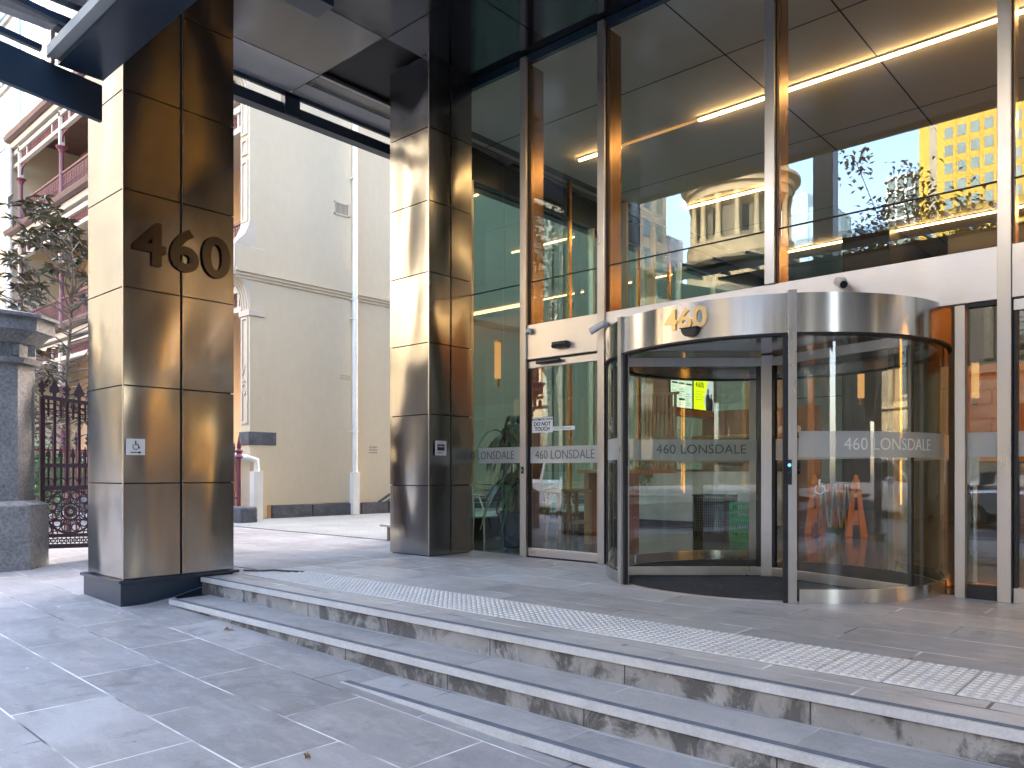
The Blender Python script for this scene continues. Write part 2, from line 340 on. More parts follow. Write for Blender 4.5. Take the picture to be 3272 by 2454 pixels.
def textB(body,size,thick=.004,bold=0.,align='CENTER',space=1.):
    cu=bpy.data.curves.new('tmp_text','FONT'); cu.body=body; cu.size=size; cu.extrude=thick; cu.offset=bold; cu.align_x=align; cu.align_y='CENTER'; cu.resolution_u=4; cu.space_character=space
    o=bpy.data.objects.new('tmp_text',cu); COL.objects.link(o); dg=bpy.context.evaluated_depsgraph_get()
    me=bpy.data.meshes.new_from_object(o.evaluated_get(dg)); b=B(); b.add([tuple(v.co) for v in me.vertices],[tuple(p.vertices) for p in me.polygons])
    bpy.data.objects.remove(o); bpy.data.curves.remove(cu); bpy.data.meshes.remove(me); return b
def onface(b,o,right,nrm=None):  # map text xy -> plane at o with horizontal 'right' and world up
    o=Vector(o); r=Vector(right).normalized(); u=Vector((0,0,1)); n=r.cross(u)
    b.v=[tuple(o+r*x+u*y+n*z) for x,y,z in b.v]; return b
def gz(x): return -.4-.03*max(-16,min(12,x))
# ================================================================== SETTING
def S(n): return n*n*(3-2*n) if 0<n<1 else (0 if n<=0 else 1)
b=B().box(-900,900,-900,900,-1.6,-1.5); mk('ground',b,'asph',kind='structure')
# footpath grid
xs=[-60,-30,-20,-16]+[-15+i*.5 for i in range(17)]+[-7.02]+[-6.5+i for i in range(19)]+[14]
xs=sorted(set(xs)); ys=[-3.2,-2,-1,0,1,2,2.7,2.95,3.2,3.4,3.6,3.8,4.1,7.2]
b=B(); idx={}
for i,x in enumerate(xs):
    for j,y in enumerate(ys):
        t=S((y-2.9)/1.1) if x<-6.9 else 0
        z=gz(x)*(1-t)-.003*t-(.004 if y>4 else 0); idx[i,j]=len(b.v); b.v.append((x,y,z))
for i in range(len(xs)-1):
    for j in range(len(ys)-1):
        if xs[i]>=-7.03 and ys[j]>=3.2: continue
        b.f.append((idx[i,j],idx[i+1,j],idx[i+1,j+1],idx[i,j+1]))
mk('footpath',b,'foot',kind='structure',smooth=True)
mk('landing',B().box(-7.03,14,3.50,6.95,-.12,0),'land',kind='structure'); mk('forecourt_paving',B().box(-15.25,-7.031,4.1,7.2,-.12,0),'fore',kind='structure')
b=B().box(-15.25,-8.42,7.2,45,-.12,-.004); mk('lane',b,'lane',kind='structure')
b=B().box(-15.2,-8.43,7.13,7.2,0,.003); mk('drain_channel',b,'gap',kind='structure')
def strip(name,y0,y1,dz,mat,th=.1,**k):
    b=B(); X=[-120,-16]+list(range(-15,13,3))+[12,90]
    for a,c in zip(X[:-1],X[1:]):
        b.add([(a,y0,gz(a)+dz),(c,y0,gz(c)+dz),(c,y1,gz(c)+dz),(a,y1,gz(a)+dz)],[(0,1,2,3)])
    return mk(name,b,mat,kind='structure',**k)
strip('road',-16.8,-3.35,-.15,'asph')
strip('far_footpath',-24.5,-17,0,'lane')
for y in (-3.35,-17.0):
    b=B()
    X=[-120,-16]+list(range(-15,13,3))+[12,90]
    for a,c in zip(X[:-1],X[1:]):
        b.add([(a,y,gz(a)-.3),(c,y,gz(c)-.3),(c,y+.15,gz(c)-.3),(a,y+.15,gz(a)-.3),(a,y,gz(a)+.002),(c,y,gz(c)+.002),(c,y+.15,gz(c)+.002),(a,y+.15,gz(a)+.002)],[(0,1,5,4),(4,5,6,7),(3,2,6,7)])
    mk('kerb',b,'blue',kind='structure')
b=B()
for y in (-5.6,-13.9,-10.1,-9.85): b.add([(-90,y,gz(-90)-.143),(12,y,gz(12)-.143),(12,y+.12,gz(12)-.143),(-90,y+.12,gz(-90)-.143)],[]) 
b.f=[]
b=B()
for y in (-5.7,-13.9,-10.1,-9.8):
    for a,c in zip(X[:-1],X[1:]): b.quad((a,y,gz(a)-.144),(c,y,gz(c)-.144),(c,y+.12,gz(c)-.144),(a,y+.12,gz(a)-.144))
for i in range(12):
    x=-20+i*3; b.quad((x,-7.9,gz(x)-.144),(x+1.3,-7.9,gz(x+1.3)-.144),(x+1.3,-7.78,gz(x+1.3)-.144),(x,-7.78,gz(x)-.144))
mk('lane_markings',b,'whitep',kind='structure')
# ------------------------------------------------------------------ steps
st=T('entrance_steps','bluestone entrance steps with stained risers and silver nosings in front of the revolving door','steps',(-2,3.2,-.3))
def step(x0,x1,yn,z,ydeep,zb,full):
    b=B().box(x0,x1,yn+.022,ydeep,zb,z-.002 if full else z)
    o=st.p('step',b,'tread' if full else 'riser')
    return o
# top step = riser + front edge of the landing
s1=st.p('step',B().box(-7.02,14,3.463,3.4995,-.16,-.0015),'riser')
s2=st.p('step',B().box(-6.86,14,3.105,3.462,-.30,-.1505),'riser'); s2t=st.p('tread',B().box(-6.86,14,3.10,3.4625,-.152,-.149),'tread',parent=s2)
s3=st.p('step',B().box(-4.6,14,2.80,3.1045,-.75,-.2885),'riser'); s3t=st.p('tread',B().box(-3.95,14,2.795,3.104,-.29,-.286),'tread',parent=s3)
for par,x0,yn,z in ((s1,-7.0,3.44,.003),(s2,-6.86,3.08,-.146),(s3,-3.9,2.776,-.283)):
    b=B().box(x0,14,yn,yn+.022,z-.042,z-.001).box(x0,14,yn+.0,yn+.02,z-.001,z+.001)
    st.p('nosing',b,'nose',parent=par,bev=.002)
    b=B().box(x0+.01,14,yn+.022,yn+.068,z-.006,z-.0002)
    for k in range(4): b.box(x0+.01,14,yn+.025+.011*k,yn+.030+.011*k,z-.0002,z+.0022)
    st.p('grip_strip',b,'grip',parent=par)
# ------------------------------------------------------------------ tactile tiles
b=B().box(-.149,.149,-.267,.267,0,.005)
for i in range(6):
    for j in range(11):
        b.lathe((-.125+.05*i,-.245+.049*j,.005),[(.0185,0),(.0145,.0055),(.0001,.0062)],8)
tt=mk('tactile_tile',b,'tact'); 
n=0
for i in range(31):
    x=-6.765+i*.304
    if x>2.6: break
    o=tt if i==0 else copy_tree(tt)
    tag(o,'white stone tactile paving tile with raised domes, in the strip behind the top step','tactile tile','tactile paving tiles along the top step')
    o.location=(x,4.083,.0035)
mk('tactile_bed',B().box(-6.92,2.7,3.812,4.354,0,.003),'dirt',kind='structure')
# ------------------------------------------------------------------ clad columns
def panelbox(b,face,c,u0,u1,z0,z1,th=.018):
    # face 'x': plane x=c, u=y ; face 'y': plane y=c, u=x ; outward sign by th
    j=lambda: random.uniform(-.0022,.0022)
    if face=='x': V=[(c,u0,z0),(c,u1,z0),(c,u1,z1),(c,u0,z1)]; O=[(c+th+j(),p[1],p[2]) for p in V]
    else: V=[(u0,c,z0),(u1,c,z0),(u1,c,z1),(u0,c,z1)]; O=[(p[0],c+th+j(),p[2]) for p in V]
    b.add(V+O,[(0,1,2,3),(4,5,6,7),(0,1,5,4),(1,2,6,5),(2,3,7,6),(3,0,4,7)])
def column(label,x0,x1,y0,y1,zj,plinth):
    t=T('clad_column',label,'column',((x0+x1)/2,(y0+y1)/2,0))
    t.p('core',B().box(x0+.02,x1-.02,y0+.02,y1-.02,-.2,5.84),'gap')
    g=.006
    b=B(); ym=(y0+y1)/2
    for z0,z1 in zip(zj[:-1],zj[1:]):
        panelbox(b,'y',y0+.018,x0,x1,z0+g,z1-g,-.018)
        panelbox(b,'y',y1-.018,x0,x1,z0+g,z1-g,.018)
        for xx,s in ((x1-.018,.018),(x0+.018,-.018)):
            panelbox(b,'x',xx,y0+.0,ym-.012,z0+g,z1-g,s); panelbox(b,'x',xx,ym+.012,y1,z0+g,z1-g,s)
    t.p('cladding',b,'clad')
    t.p('corner_trim',B().box(x1-.012,x1+.0035,ym+.0095,ym+.0118,zj[0],zj[-1]).box(x1-.008,x1+.0032,y0-.0034,y0+.004,zj[0],zj[-1]),'steel')
    return t
c1=column('large bronze metal clad column carrying the dark 460 numerals',-7.86,-7.06,2.77,3.80,[.04,.88,1.74,2.6,3.455,4.32,5.17,5.84],1)
pl=c1.p('plinth',B().box(-7.89,-7.03,2.74,3.78,-.75,.012),'navy',bev=.004)
c1.p('plinth_cap',B().box(-7.915,-7.0,2.715,3.83,.0125,.0395),'navy',parent=pl,bev=.004)
c2=column('slimmer bronze metal clad column standing beside the glass wall',-7.465,-6.762,6.06,6.76,[.006,.826,1.655,2.49,3.31,4.14,4.99,5.84],0)
# 460 numerals on column
tb=textB('460',.56,.005,.014,'CENTER',1.08)
w=[p[0] for p in tb.v]; k=(3.755-2.845)/(max(w)-min(w)); cx=(max(w)+min(w))/2; h=[p[1] for p in tb.v]; kz=.40/(max(h)-min(h)); cz=(max(h)+min(h))/2
tb.v=[((x-cx)*k,(y-cz)*kz,z) for x,y,z in tb.v]
onface(tb,(-7.038,3.30,3.02),(0,1,0)); c1.p('numerals',tb,'num')
# ------------------------------------------------------------------ office tower (mass, soffit, lobby shell)
tw=T('office_tower','tall office building whose dark soffit hangs over the glazed lobby entrance','building',(5,20,5.84))
tw.p('wall',B().box(-8.85,75,1.9,110,6.0,9.5),'podium'); tw.p('upper_wall',B().box(-2,75,13,110,9.5,90),'dgrey')  # unseen mass sized to shade street and lane; upper part set back for skylight
b=B(); 
def tilt(b,x0,x1,y0,y1,z,a=.0018):
    j=lambda: z+random.uniform(-a,a); b.add([(x0,y0,j()),(x0,y1,j()),(x1,y1,j()),(x1,y0,j()),(x0,y0,z+.04),(x0,y1,z+.04),(x1,y1,z+.04),(x1,y0,z+.04)],[(0,1,2,3),(4,5,1,0),(5,6,2,1),(6,7,3,2),(7,4,0,3)])
g=.007
Ys=[1.9,3.7,5.51,7.3,9.1,10.9,12.7,14.5]
for y0,y1 in zip(Ys[:-1],Ys[1:]): tilt(b,-8.12+g,-6.9-g if y1<7 else -8.45,y0+g,y1-g,5.84)
tw.p('soffit',b,'soffit')
b=B()
for y0,y1 in zip(Ys[:-1],Ys[1:]): b.add([(-8.79,y0+g,5.85),(-8.79,y1-g,5.85),(-8.12-g,y1-g,5.838),(-8.12-g,y0+g,5.838),(-8.79,y0+g,5.89),(-8.79,y1-g,5.89),(-8.12-g,y1-g,5.88),(-8.12-g,y0+g,5.88)],[(0,1,2,3),(4,5,1,0),(5,6,2,1),(6,7,3,2),(7,4,0,3)])
tw.p('soffit_edge_panel',b,'soffitl')
b=B(); XS=[-6.9,-5.58,-3.8,-2,-.2,1.6,3.4,5.2,7,8.8,10.6,12.4,14.2]; YS=[1.9,3.7,5.535,6.84]
for x0,x1 in zip(XS[:-1],XS[1:]):
    for y0,y1 in zip(YS[:-1],YS[1:]): tilt(b,x0+g,x1-g,y0+g,y1-g,5.84)
tw.p('black_soffit',b,'soffitb')
tw.p('soffit_void',B().box(-8.8,14.3,1.9,48,5.91,5.99),'gap')
tw.p('front_edge_beam',B().box(-8.85,14.3,1.82,1.895,5.80,6.5),'navy')
tw.p('edge_gutter_beam',B().box(-8.97,-8.82,1.9,30,5.56,5.66).box(-8.84,-8.80,1.9,30,5.80,5.86).box(-8.90,-8.80,5.44,5.66,5.57,5.84).box(-8.90,-8.80,9.4,9.62,5.57,5.84).box(-8.90,-8.80,13.4,13.62,5.57,5.84).box(-8.90,-8.86,1.9,30,5.66,5.72),'navy')
tw.p('speaker_box',B().box(-6.84,-6.55,4.2,4.6,5.64,5.835),'navy')
# lobby shell
tw.p('lobby_ceiling',B().box(-8.38,14,6.96,24,5.845,5.9),'ceil')
b=B()
for x in (-4.23,-2.93,1.0,4.0): b.box(x-.008,x+.008,6.98,23.9,5.842,5.8445)
for y in (8.4,11.34,14.5,18.2): b.box(-8.3,13.9,y-.008,y+.008,5.8415,5.8435)
tw.p('ceiling_joint',b,'gap')
b=B()
for k in range(4): b.box(-8.0+.04*k,-7.98+.04*k,7.6,16,5.8405,5.8445)
tw.p('air_grille',b,'gap')
mk('lobby_floor',B().box(-8.36,14,6.97,24,-.06,.002),'lfloor',kind='structure')
tw.p('lobby_back_wall',B().box(-8.4,-3.2,20.0,20.3,0,5.84),'grey')
tw.p('lobby_panel_joint',B().box(-6.6,-6.58,19.99,20,0,5.84).box(-5.0,-4.98,19.99,20,0,5.84).box(-8.4,-3.2,19.99,20,2.9,2.92),'gap')
ow=tw.p('amber_feature_wall',B().box(-3.7,-1.5,17.6,17.9,1.2,3.1),'orange'); tw.p('lobby_dark_lower_wall',B().box(-4.0,-1.5,17.6,17.9,0,1.198).box(-4.0,-3.702,17.6,17.9,1.199,3.1),'dgrey'); tw.p('upper_back_wall',B().box(-4.0,-2.4,17.6,17.9,3.105,5.84),'dgrey'); tw.p('amber_tint_wall',B().box(-2.395,4,17.6,17.9,3.105,5.84).box(4.001,13.9,17.6,17.9,3.105,5.84),'amberd'); tw.p('lobby_end_wall',B().box(-1.495,13.9,17.6,17.9,0,3.1),'grey')  # dark lower wall stands for a brown reflection; unseen amber upper wall tints columns
tw.p('lobby_core_wall',B().box(-5.6,-4.7,16.2,19.98,0,5.84),'dgrey')
tw.p('lobby_east_wall',B().box(13.6,13.9,6.96,17.6,0,5.84),'dgrey')
b=B()
for k in range(30): b.box(-3.1+k*.12,-3.04+k*.12,17.55,17.598,.0,1.15)
tw.p('slatted_dado',b,'timberd')
# LED strips
def led(x0,x1,y):
    t=T('led_strip','warm linear light running along the lobby ceiling','ceiling light',((x0+x1)/2,y,5.80),'warm linear lights in the lobby ceiling'); t.p('diffuser',B().box(x0,x1,y-.015,y+.015,5.795,5.82),'led'); t.p('housing',B().box(x0-.01,x1+.01,y-.027,y+.027,5.8205,5.84),'white'); return t
L=[('short warm linear light nearest the side wall, seen in the narrow upper pane',-7.30,-6.53,9.65),('longest warm linear light, crossing the tall panes on both sides of the central mullion',-5.25,2.2,9.65),
   ('warm linear light in front of the mirrored rotunda',-7.15,-5.35,12.7),('low-looking long warm linear light under the mirrored sky',-6.99,1.5,16.7),('warm linear light over the right end of the lobby',2.9,10,9.65),('unseen warm linear light added along the amber wall to brighten it',-2.0,12,16.9),('warm linear light deep in the right end of the lobby',-.5,10,12.7)]  # the length along the amber wall is added to brighten that wall
for lb,a,c,y in L:
    t=led(a,c,y); t.o['label']=lb
t=T('led_strip','thin dim warm slot light between the two bright lengths in the tall pane','ceiling light',(-5.8,9.65,5.8),'warm linear lights in the lobby ceiling'); t.p('diffuser',B().box(-6.53,-5.25,9.645,9.655,5.80,5.835),'amber')
# ------------------------------------------------------------------ curtain wall
YF=6.86
cw=T('curtain_wall','two storey glass wall with stainless mullions rising from the landing to the black soffit','glass wall',(-3,YF,0))
MX=[-5.965,-4.86,-2.995,-1.17,.68,2.53,4.38,6.23,8.08,9.93,11.78]
bays=[-8.38]+MX+[13.6]
ZT=5.74; ZJ=3.19; FZ0,FZ1=2.285,2.685
def pane(x0,x1,z0,z1,mat='glass'):
    return cw.p('glass_pane',B().quad((x0,YF+.02,z0),(x1,YF+.02,z0),(x1,YF+.02,z1),(x0,YF+.02,z1)),mat)
for i in range(len(bays)-1):
    x0,x1=bays[i]+.03,bays[i+1]-.03
    pane(x0,x1,ZJ+.004,ZT)
    pane(x0,x1,FZ1 if i else 0.0,ZJ-.004)
cw.p('joint_line',B().box(-8.38,13.6,YF+.012,YF+.028,ZJ-.006,ZJ+.006),'gap')
for i,x in enumerate(MX):
    zb=FZ1+.002 if i==2 else 0
    m=cw.p('mullion',B().box(x-.045,x+.045,YF-.06,YF+.012,zb,ZT+.06),'steel',bev=.003)
    cw.p('fin',B().box(x-.04,x+.04,YF+.03,YF+.27,zb if i!=2 else FZ0,ZT),'bronze' if x<3 else 'dgrey',parent=m)  # unseen far fins toned grey to cut brown in the column reflection
    cw.p('gasket',B().box(x+.0455,x+.056,YF-.02,YF+.029,zb,ZT),'black',parent=m)
cw.p('head_frame',B().box(-8.38,13.6,YF-.01,YF+.05,ZT+.001,5.838),'navy')
# fascia between mullions
b=B(); 
for x0,x1 in zip(MX[:-1],MX[1:]): 
    if x0==-4.86 : b.box(x0+.046,MX[3]-.046,YF-.035,YF+.06,FZ0,FZ1)
    elif x0==-2.995: continue
    else: b.box(x0+.046,x1-.046,YF-.035,YF+.06,FZ0,FZ1)
cw.p('fascia',b,'steelh',bev=.003)
cw.p('fascia_shadow_gap',B().box(-1.42,-1.22,YF-.02,YF+.05,2.25,2.284).box(-5.92,-4.91,YF-.02,YF+.05,2.262,2.284),'gap')
# low fixed panes right of drum and beyond
for x0,x1 in ((-1.425,-1.22),(-1.12,.63),(.73,2.48),(2.58,4.33),(4.43,6.18),(6.28,8.03),(8.13,9.88),(9.98,11.73),(11.83,13.6)):
    cw.p('glass_pane',B().quad((x0,YF+.02,.11),(x1,YF+.02,.11),(x1,YF+.02,2.25),(x0,YF+.02,2.25)),'glass')
    if x0<-1.3: cw.p('base_rail',B().box(x0,x1,YF-.01,YF+.04,.0,.11),'blackp')
    else: cw.p('base_rail',B().box(x0,x1,YF-.02,YF+.045,.0,.11),'steel')
    cw.p('frosted_band',B().box(x0+.003,x1-.003,YF+.012,YF+.0145,1.095,1.285),'frost')
    if x0>-1.3: cw.p('door_head',B().box(x0,x1,YF-.02,YF+.045,2.19,2.27),'steelh')
    if x0>-1.3: cw.p('gasket',B().box(x0,x0+.03,YF-.02,YF+.03,.11,2.19),'black')
cw.p('frosted_band',B().box(-6.752,-6.018,YF+.012,YF+.0145,1.09,1.28),'frost')
def txtfit(s,width,height,thick=.001,bold=-.0008):
    b=textB(s,.12,thick,bold); X_=[p[0] for p in b.v]; Y_=[p[1] for p in b.v]; k=width/(max(X_)-min(X_)); kz=height/(max(Y_)-min(Y_)); cx=(max(X_)+min(X_))/2; cz=(max(Y_)+min(Y_))/2
    b.v=[((x-cx)*k,(y-cz)*kz,z) for x,y,z in b.v]; return b
cw.p('lettering',onface(txtfit('460 LONSDALE',.84,.098),(-6.16-.42,YF+.008,1.188),(1,0,0)),'inkg')
# side glass wall on the lane
sw=T('side_glass_wall','green tinted glass side wall of the lobby facing the lane','glass wall',(-8.4,12,0))
yy=[6.98,8.35,9.9,11.45,13.0,14.55,16.1,17.65,19.2,20]
for a,c in zip(yy[:-1],yy[1:]):
    sw.p('glass_pane',B().quad((-8.40,a+.02,.31),(-8.40,c-.02,.31),(-8.40,c-.02,ZT-.3),(-8.40,a+.02,ZT-.3)),'glassw')
for a in yy: sw.p('mullion',B().box(-8.43,-8.33,a-.022,a+.022,.0,5.45),'steel')
sw.p('head_beam',B().box(-8.45,-8.32,6.98,20,5.40,5.80),'navy')
sw.p('sill',B().box(-8.44,-8.2,7.6,20,.2905,.31),'grey'); sw.p('upstand',B().box(-8.42,-8.26,6.98,20,.0,.29),'dgrey')
# ------------------------------------------------------------------ sliding door
sd=T('sliding_door','glass automatic sliding door with steel rails between two mullions','door',(-5.41,YF,0))
x0,x1=-5.915,-4.912
sd.p('bottom_rail',B().box(x0,x1,YF-.025,YF+.03,.012,.105),'steelh',bev=.003); sd.p('top_rail',B().box(x0,x1,YF-.02,YF+.03,2.185,2.26),'steelh',bev=.003)
sd.p('stile',B().box(x0,x0+.018,YF-.01,YF+.02,.106,2.184),'black'); sd.p('stile',B().box(x1-.018,x1,YF-.01,YF+.02,.106,2.184),'black')
sd.p('glass_pane',B().quad((x0+.018,YF+.005,.105),(x1-.018,YF+.005,.105),(x1-.018,YF+.005,2.185),(x0+.018,YF+.005,2.185)),'glass')
fb=sd.p('frosted_band',B().box(x0+.02,x1-.02,YF-.001,YF+.0015,1.085,1.275),'frost')
b2=onface(txtfit('460 LONSDALE',.84,.098),(-5.40,YF-.004,1.182),(1,0,0)); sd.p('lettering',b2,'inkg',parent=fb)
sd.p('lock',B().lathe((-5.85,YF-.035,.055),[(.0,.0),(.012,0),(.012,.02),(0,.02)],10).box(-5.87,-5.80,YF-.03,YF-.024,.04,.075),'steel')
sd.p('floor_track',B().box(x0,x1,YF-.05,YF+.05,-.002,.006),'gap')
t=T('door_notice','white notice reading AUTOMATIC DOOR DO NOT TOUCH on the sliding door glass','sign',(-5.71,YF-.006,1.52))
t.p('plate',B().box(-5.865,-5.56,YF-.008,YF-.004,1.435,1.61),'signw')
for s,z,sz,bo in (('AUTOMATIC DOOR',1.585,.034,.0006),('DO NOT',1.532,.062,.0016),('TOUCH',1.475,.062,.0016)): t.p('writing',onface(textB(s,sz,.0008,bo),(-5.712,YF-.009,z),(1,0,0)),'ink')
t=T('door_notice','long thin white notice strip beside the square DO NOT TOUCH notice','sign',(-5.4,YF-.006,1.47)); t.p('plate',B().box(-5.555,-5.245,YF-.008,YF-.004,1.452,1.496),'signw')
t.p('writing',B().box(-5.53,-5.27,YF-.0092,YF-.0085,1.477,1.480).box(-5.53,-5.30,YF-.0092,YF-.0085,1.466,1.469),'ink')
t=T('motion_sensor','black box shaped motion sensor on the steel panel above the sliding door','sensor',(-5.40,6.8,2.40)); t.p('body',B().box(-5.50,-5.29,6.75,6.824,2.365,2.435),'blackp',bev=.012); t.p('lens',B().box(-5.49,-5.30,6.742,6.7495,2.375,2.40),'carg')
t=T('door_sensor_bar','long black tube shaped presence sensor across the sliding door head','sensor',(-5.57,6.8,2.24)); t.p('body',B().tube([(-5.75,6.80,2.235),(-5.42,6.80,2.235)],.022,10),'blackp',smooth=True); t.p('bracket',B().box(-5.74,-5.43,6.82,6.838,2.22,2.25),'blackp')
t=T('key_switch','small black switch plate on the mullion beside the sliding door','switch',(-5.965,6.795,1.0)); t.p('plate',B().box(-5.985,-5.95,6.79,6.7995,.965,1.045),'blackp',bev=.003); t.p('slot',B().box(-5.972,-5.962,6.787,6.7895,.99,1.02),'steel')
# ------------------------------------------------------------------ revolving door
C=(-3.1,7.0); RR=1.5
rd=T('revolving_door','three wing revolving door in a round glass drum under a polished steel canopy','revolving door',(C[0],C[1],0))
cn=rd.p('canopy',B().arc(C,1.44,RR,0,360,2.02,2.315,96),'steeld',smooth=True)
rd.p('canopy_roof',B().lathe((C[0],C[1],0),[(.001,2.30),(1.44,2.30)],64),'steel',parent=cn)
rd.p('canopy_ceiling',B().lathe((C[0],C[1],0),[(.001,2.075),(1.44,2.075)],64),'soffit',parent=cn)
rd.p('canopy_shadow_line',B().arc(C,1.40,1.505,0,360,2.005,2.0195,96),'black',parent=cn)
pa=[239.6,300.6]
def arcs(): return ((181,237.5),(302.6,359),(1,60),(120,179))
for a0,a1 in arcs():
    g_=rd.p('curved_glass',B().lathe((C[0],C[1],0),[(1.475,.10),(1.475,2.005)],28,a0,a1),'glassc',smooth=True)
    rd.p('base_ring',B().arc(C,1.45,1.495,a0,a1,0.001,.105,28),'steeld',parent=g_,smooth=True)
    rd.p('frosted_band',B().lathe((C[0],C[1],0),[(1.478,1.09),(1.478,1.285)],28,a0,a1),'frost',parent=g_,smooth=True)
def post(a,w=.075,d=.085,z1=2.335,mat='steel',r=1.478,name='post',z0=0.):
    x,y=C[0]+r*math.cos(R(a)),C[1]+r*math.sin(R(a))
    b=B().box(x-d/2,x+d/2,y-w/2,y+w/2,z0,z1); b.rot((x,y),R(a)); return rd.p(name,b,mat,bev=.003)
for a in pa: post(a,.062,.085)
post(pa[0]+1.65,.028,.035,2.02,'black',name='brush_seal'); post(pa[1]-1.75,.035,.06,2.02,'black',name='brush_seal')
for a in (60,120): post(a)
rd.p('edge_post',B().box(-1.50,-1.428,6.80,6.88,0,2.27),'steel',bev=.003); rd.p('edge_post',B().box(-4.79,-4.74,6.80,6.88,0,2.28),'blackp')
rd.p('wing_shaft',B().box(C[0]-.055,C[0]+.055,C[1]-.055,C[1]+.055,.008,2.07).rot(C,R(20)),'steel',bev=.01)
rd.p('floor_mat',B().lathe((C[0],C[1],0),[(.001,.006),(1.44,.006),(1.44,.0)],64),'mat')
b=B()
for k in range(-34,35):
    y=C[1]+k*.042; h=math.sqrt(max(0,1.43**2-(k*.042)**2)); b.box(C[0]-h,C[0]+h,y-.012,y+.012,.006,.011)
rd.p('mat_rib',b.rot(C,R(12)),'mat')
rd.p('mat_edge',B().arc(C,1.44,1.455,0,360,0,.008,72),'steel')
for wi,a in enumerate((222,342,102)):
    w=R(a); ca,sa=math.cos(w),math.sin(w)
    def L2(r,t,z): return (C[0]+r*ca-t*sa,C[1]+r*sa+t*ca,z)
    def wb(r0,r1,z0,z1,t=.02):
        V=[L2(r0,-t,z0),L2(r1,-t,z0),L2(r1,t,z0),L2(r0,t,z0),L2(r0,-t,z1),L2(r1,-t,z1),L2(r1,t,z1),L2(r0,t,z1)]
        return B().add(V,[(0,3,2,1),(4,5,6,7),(0,1,5,4),(1,2,6,5),(2,3,7,6),(3,0,4,7)])
    wg=rd.p('wing',wb(.06,1.41,.018,.098).merge(wb(.06,1.41,1.965,2.045)),'steel',bev=.003)
    rd.p('stile',wb(1.405,1.435,.0985,1.9645,.018).merge(wb(.06,.10,.0985,1.9645,.018)),'blackp',parent=wg)
    rd.p('wing_glass',B().quad(L2(.10,0,.098),L2(1.405,0,.098),L2(1.405,0,1.965),L2(.10,0,1.965)),'glassc',parent=wg)
    rd.p('wing_band',B().quad(L2(.10,-.004,1.09),L2(1.405,-.004,1.09),L2(1.405,-.004,1.285),L2(.10,-.004,1.285)),'frost',parent=wg)
    rd.p('brush_seal',wb(.06,1.43,.009,.0175,.006),'black',parent=wg)
# wing lettering (left wing)
def txtfit(s,width,height,thick=.001,bold=-.0008):
    b=textB(s,.12,thick,bold); X_=[p[0] for p in b.v]; Y_=[p[1] for p in b.v]; k=width/(max(X_)-min(X_)); kz=height/(max(Y_)-min(Y_)); cx=(max(X_)+min(X_))/2; cz=(max(Y_)+min(Y_))/2
    b.v=[((x-cx)*k,(y-cz)*kz,z) for x,y,z in b.v]; return b
w=R(222); mid=(C[0]+.62*math.cos(w),C[1]+.62*math.sin(w)); nx,ny=math.sin(w),-math.cos(w)
right=(-math.cos(w),-math.sin(w),0)
rd.p('lettering',onface(txtfit('460 LONSDALE',.84,.085),(mid[0]+.008*right[1],mid[1]-.008*right[0],1.195),right),'inkg')
def bend(b,r,ac,zc):
    out=[]
    for x,y,z in b.v:
        a=R(ac)+x/r; out.append((C[0]+(r+z)*math.cos(a),C[1]+(r+z)*math.sin(a),zc+y))
    b.v=out; return b
rd.p('lettering',bend(txtfit('460 LONSDALE',.86,.09),1.482,332,1.19),'inkl')
rd.p('numerals',bend(txtfit('460',.38,.17,.007,.0022),1.506,269.5,2.195),'numg',parent=cn)
# wheelchair pictograms on the drum
def wheelchair(h,th=.001):
    b=B(); s=h
    b.lathe((0,0,0),[(.0,0)],3) if 0 else None
    pts=[]
    def ring(cx,cy,r,w,a0,a1,n=16):
        for k in range(n):
            a=R(a0+(a1-a0)*k/n); c=R(a0+(a1-a0)*(k+1)/n)
            V=[]
            for z in (-th,th): V+=[(cx+(r-w)*math.cos(a),cy+(r-w)*math.sin(a),z),(cx+r*math.cos(a),cy+r*math.sin(a),z),(cx+r*math.cos(c),cy+r*math.sin(c),z),(cx+(r-w)*math.cos(c),cy+(r-w)*math.sin(c),z)]
            b.add(V,[(0,1,2,3),(4,5,6,7),(0,1,5,4),(2,3,7,6),(1,2,6,5),(3,0,4,7)])
    ring(0,.44*s,.07*s,.069*s,0,360)
    ring(0,-.12*s,.32*s,.07*s,120,400,24)
    def seg(x0,y0,x1,y1,w):
        b.bar((x0*s,y0*s,0),(x1*s,y1*s,0),w*s,th*2,(0,0,1))
    seg(-.02,.38,0,.05,.1); seg(-.02,.08,.27,.08,.08); seg(.25,.1,.38,-.27,.09); seg(.36,-.27,.48,-.22,.07); seg(0,.22,.2,.22,.06)
    return b
rd.p('wheelchair_mark',bend(wheelchair(.12),1.482,304.8+3.5,.865),'white')
# camera, sensors
t=T('canopy_sensor','black half round motion sensor under the numerals of the revolving door canopy','sensor',(-3.1,5.48,2.1))
b=B(); b.prism([(.07*math.cos(R(a)),.068*math.sin(R(a))) for a in range(180,361,15)],'y',5.455,5.497); b.v=[(x-3.06,y,z+2.108) for x,y,z in b.v]
t.p('body',b,'blackp',bev=.006); t.p('top_plate',B().box(-3.14,-2.98,5.45,5.498,2.1085,2.115),'blackp')
t=T('push_button_panel','tall black push button plate with a blue light on the right drum post','switch',(-2.35,5.68,.98))
bx=B().box(-2.383,-2.347,5.657,5.667,.885,1.07).rot((-2.35,5.71),R(30.6)); t.p('plate',bx,'blackp')
b=B().lathe((0,0,0),[(.0001,.006),(.012,.004),(.013,0)],14); b.v=[(-2.365+x,5.654-z,1.03+y) for x,y,z in b.v]; b.rot((-2.35,5.71),R(30.6)); t.p('button',b,'blueled')
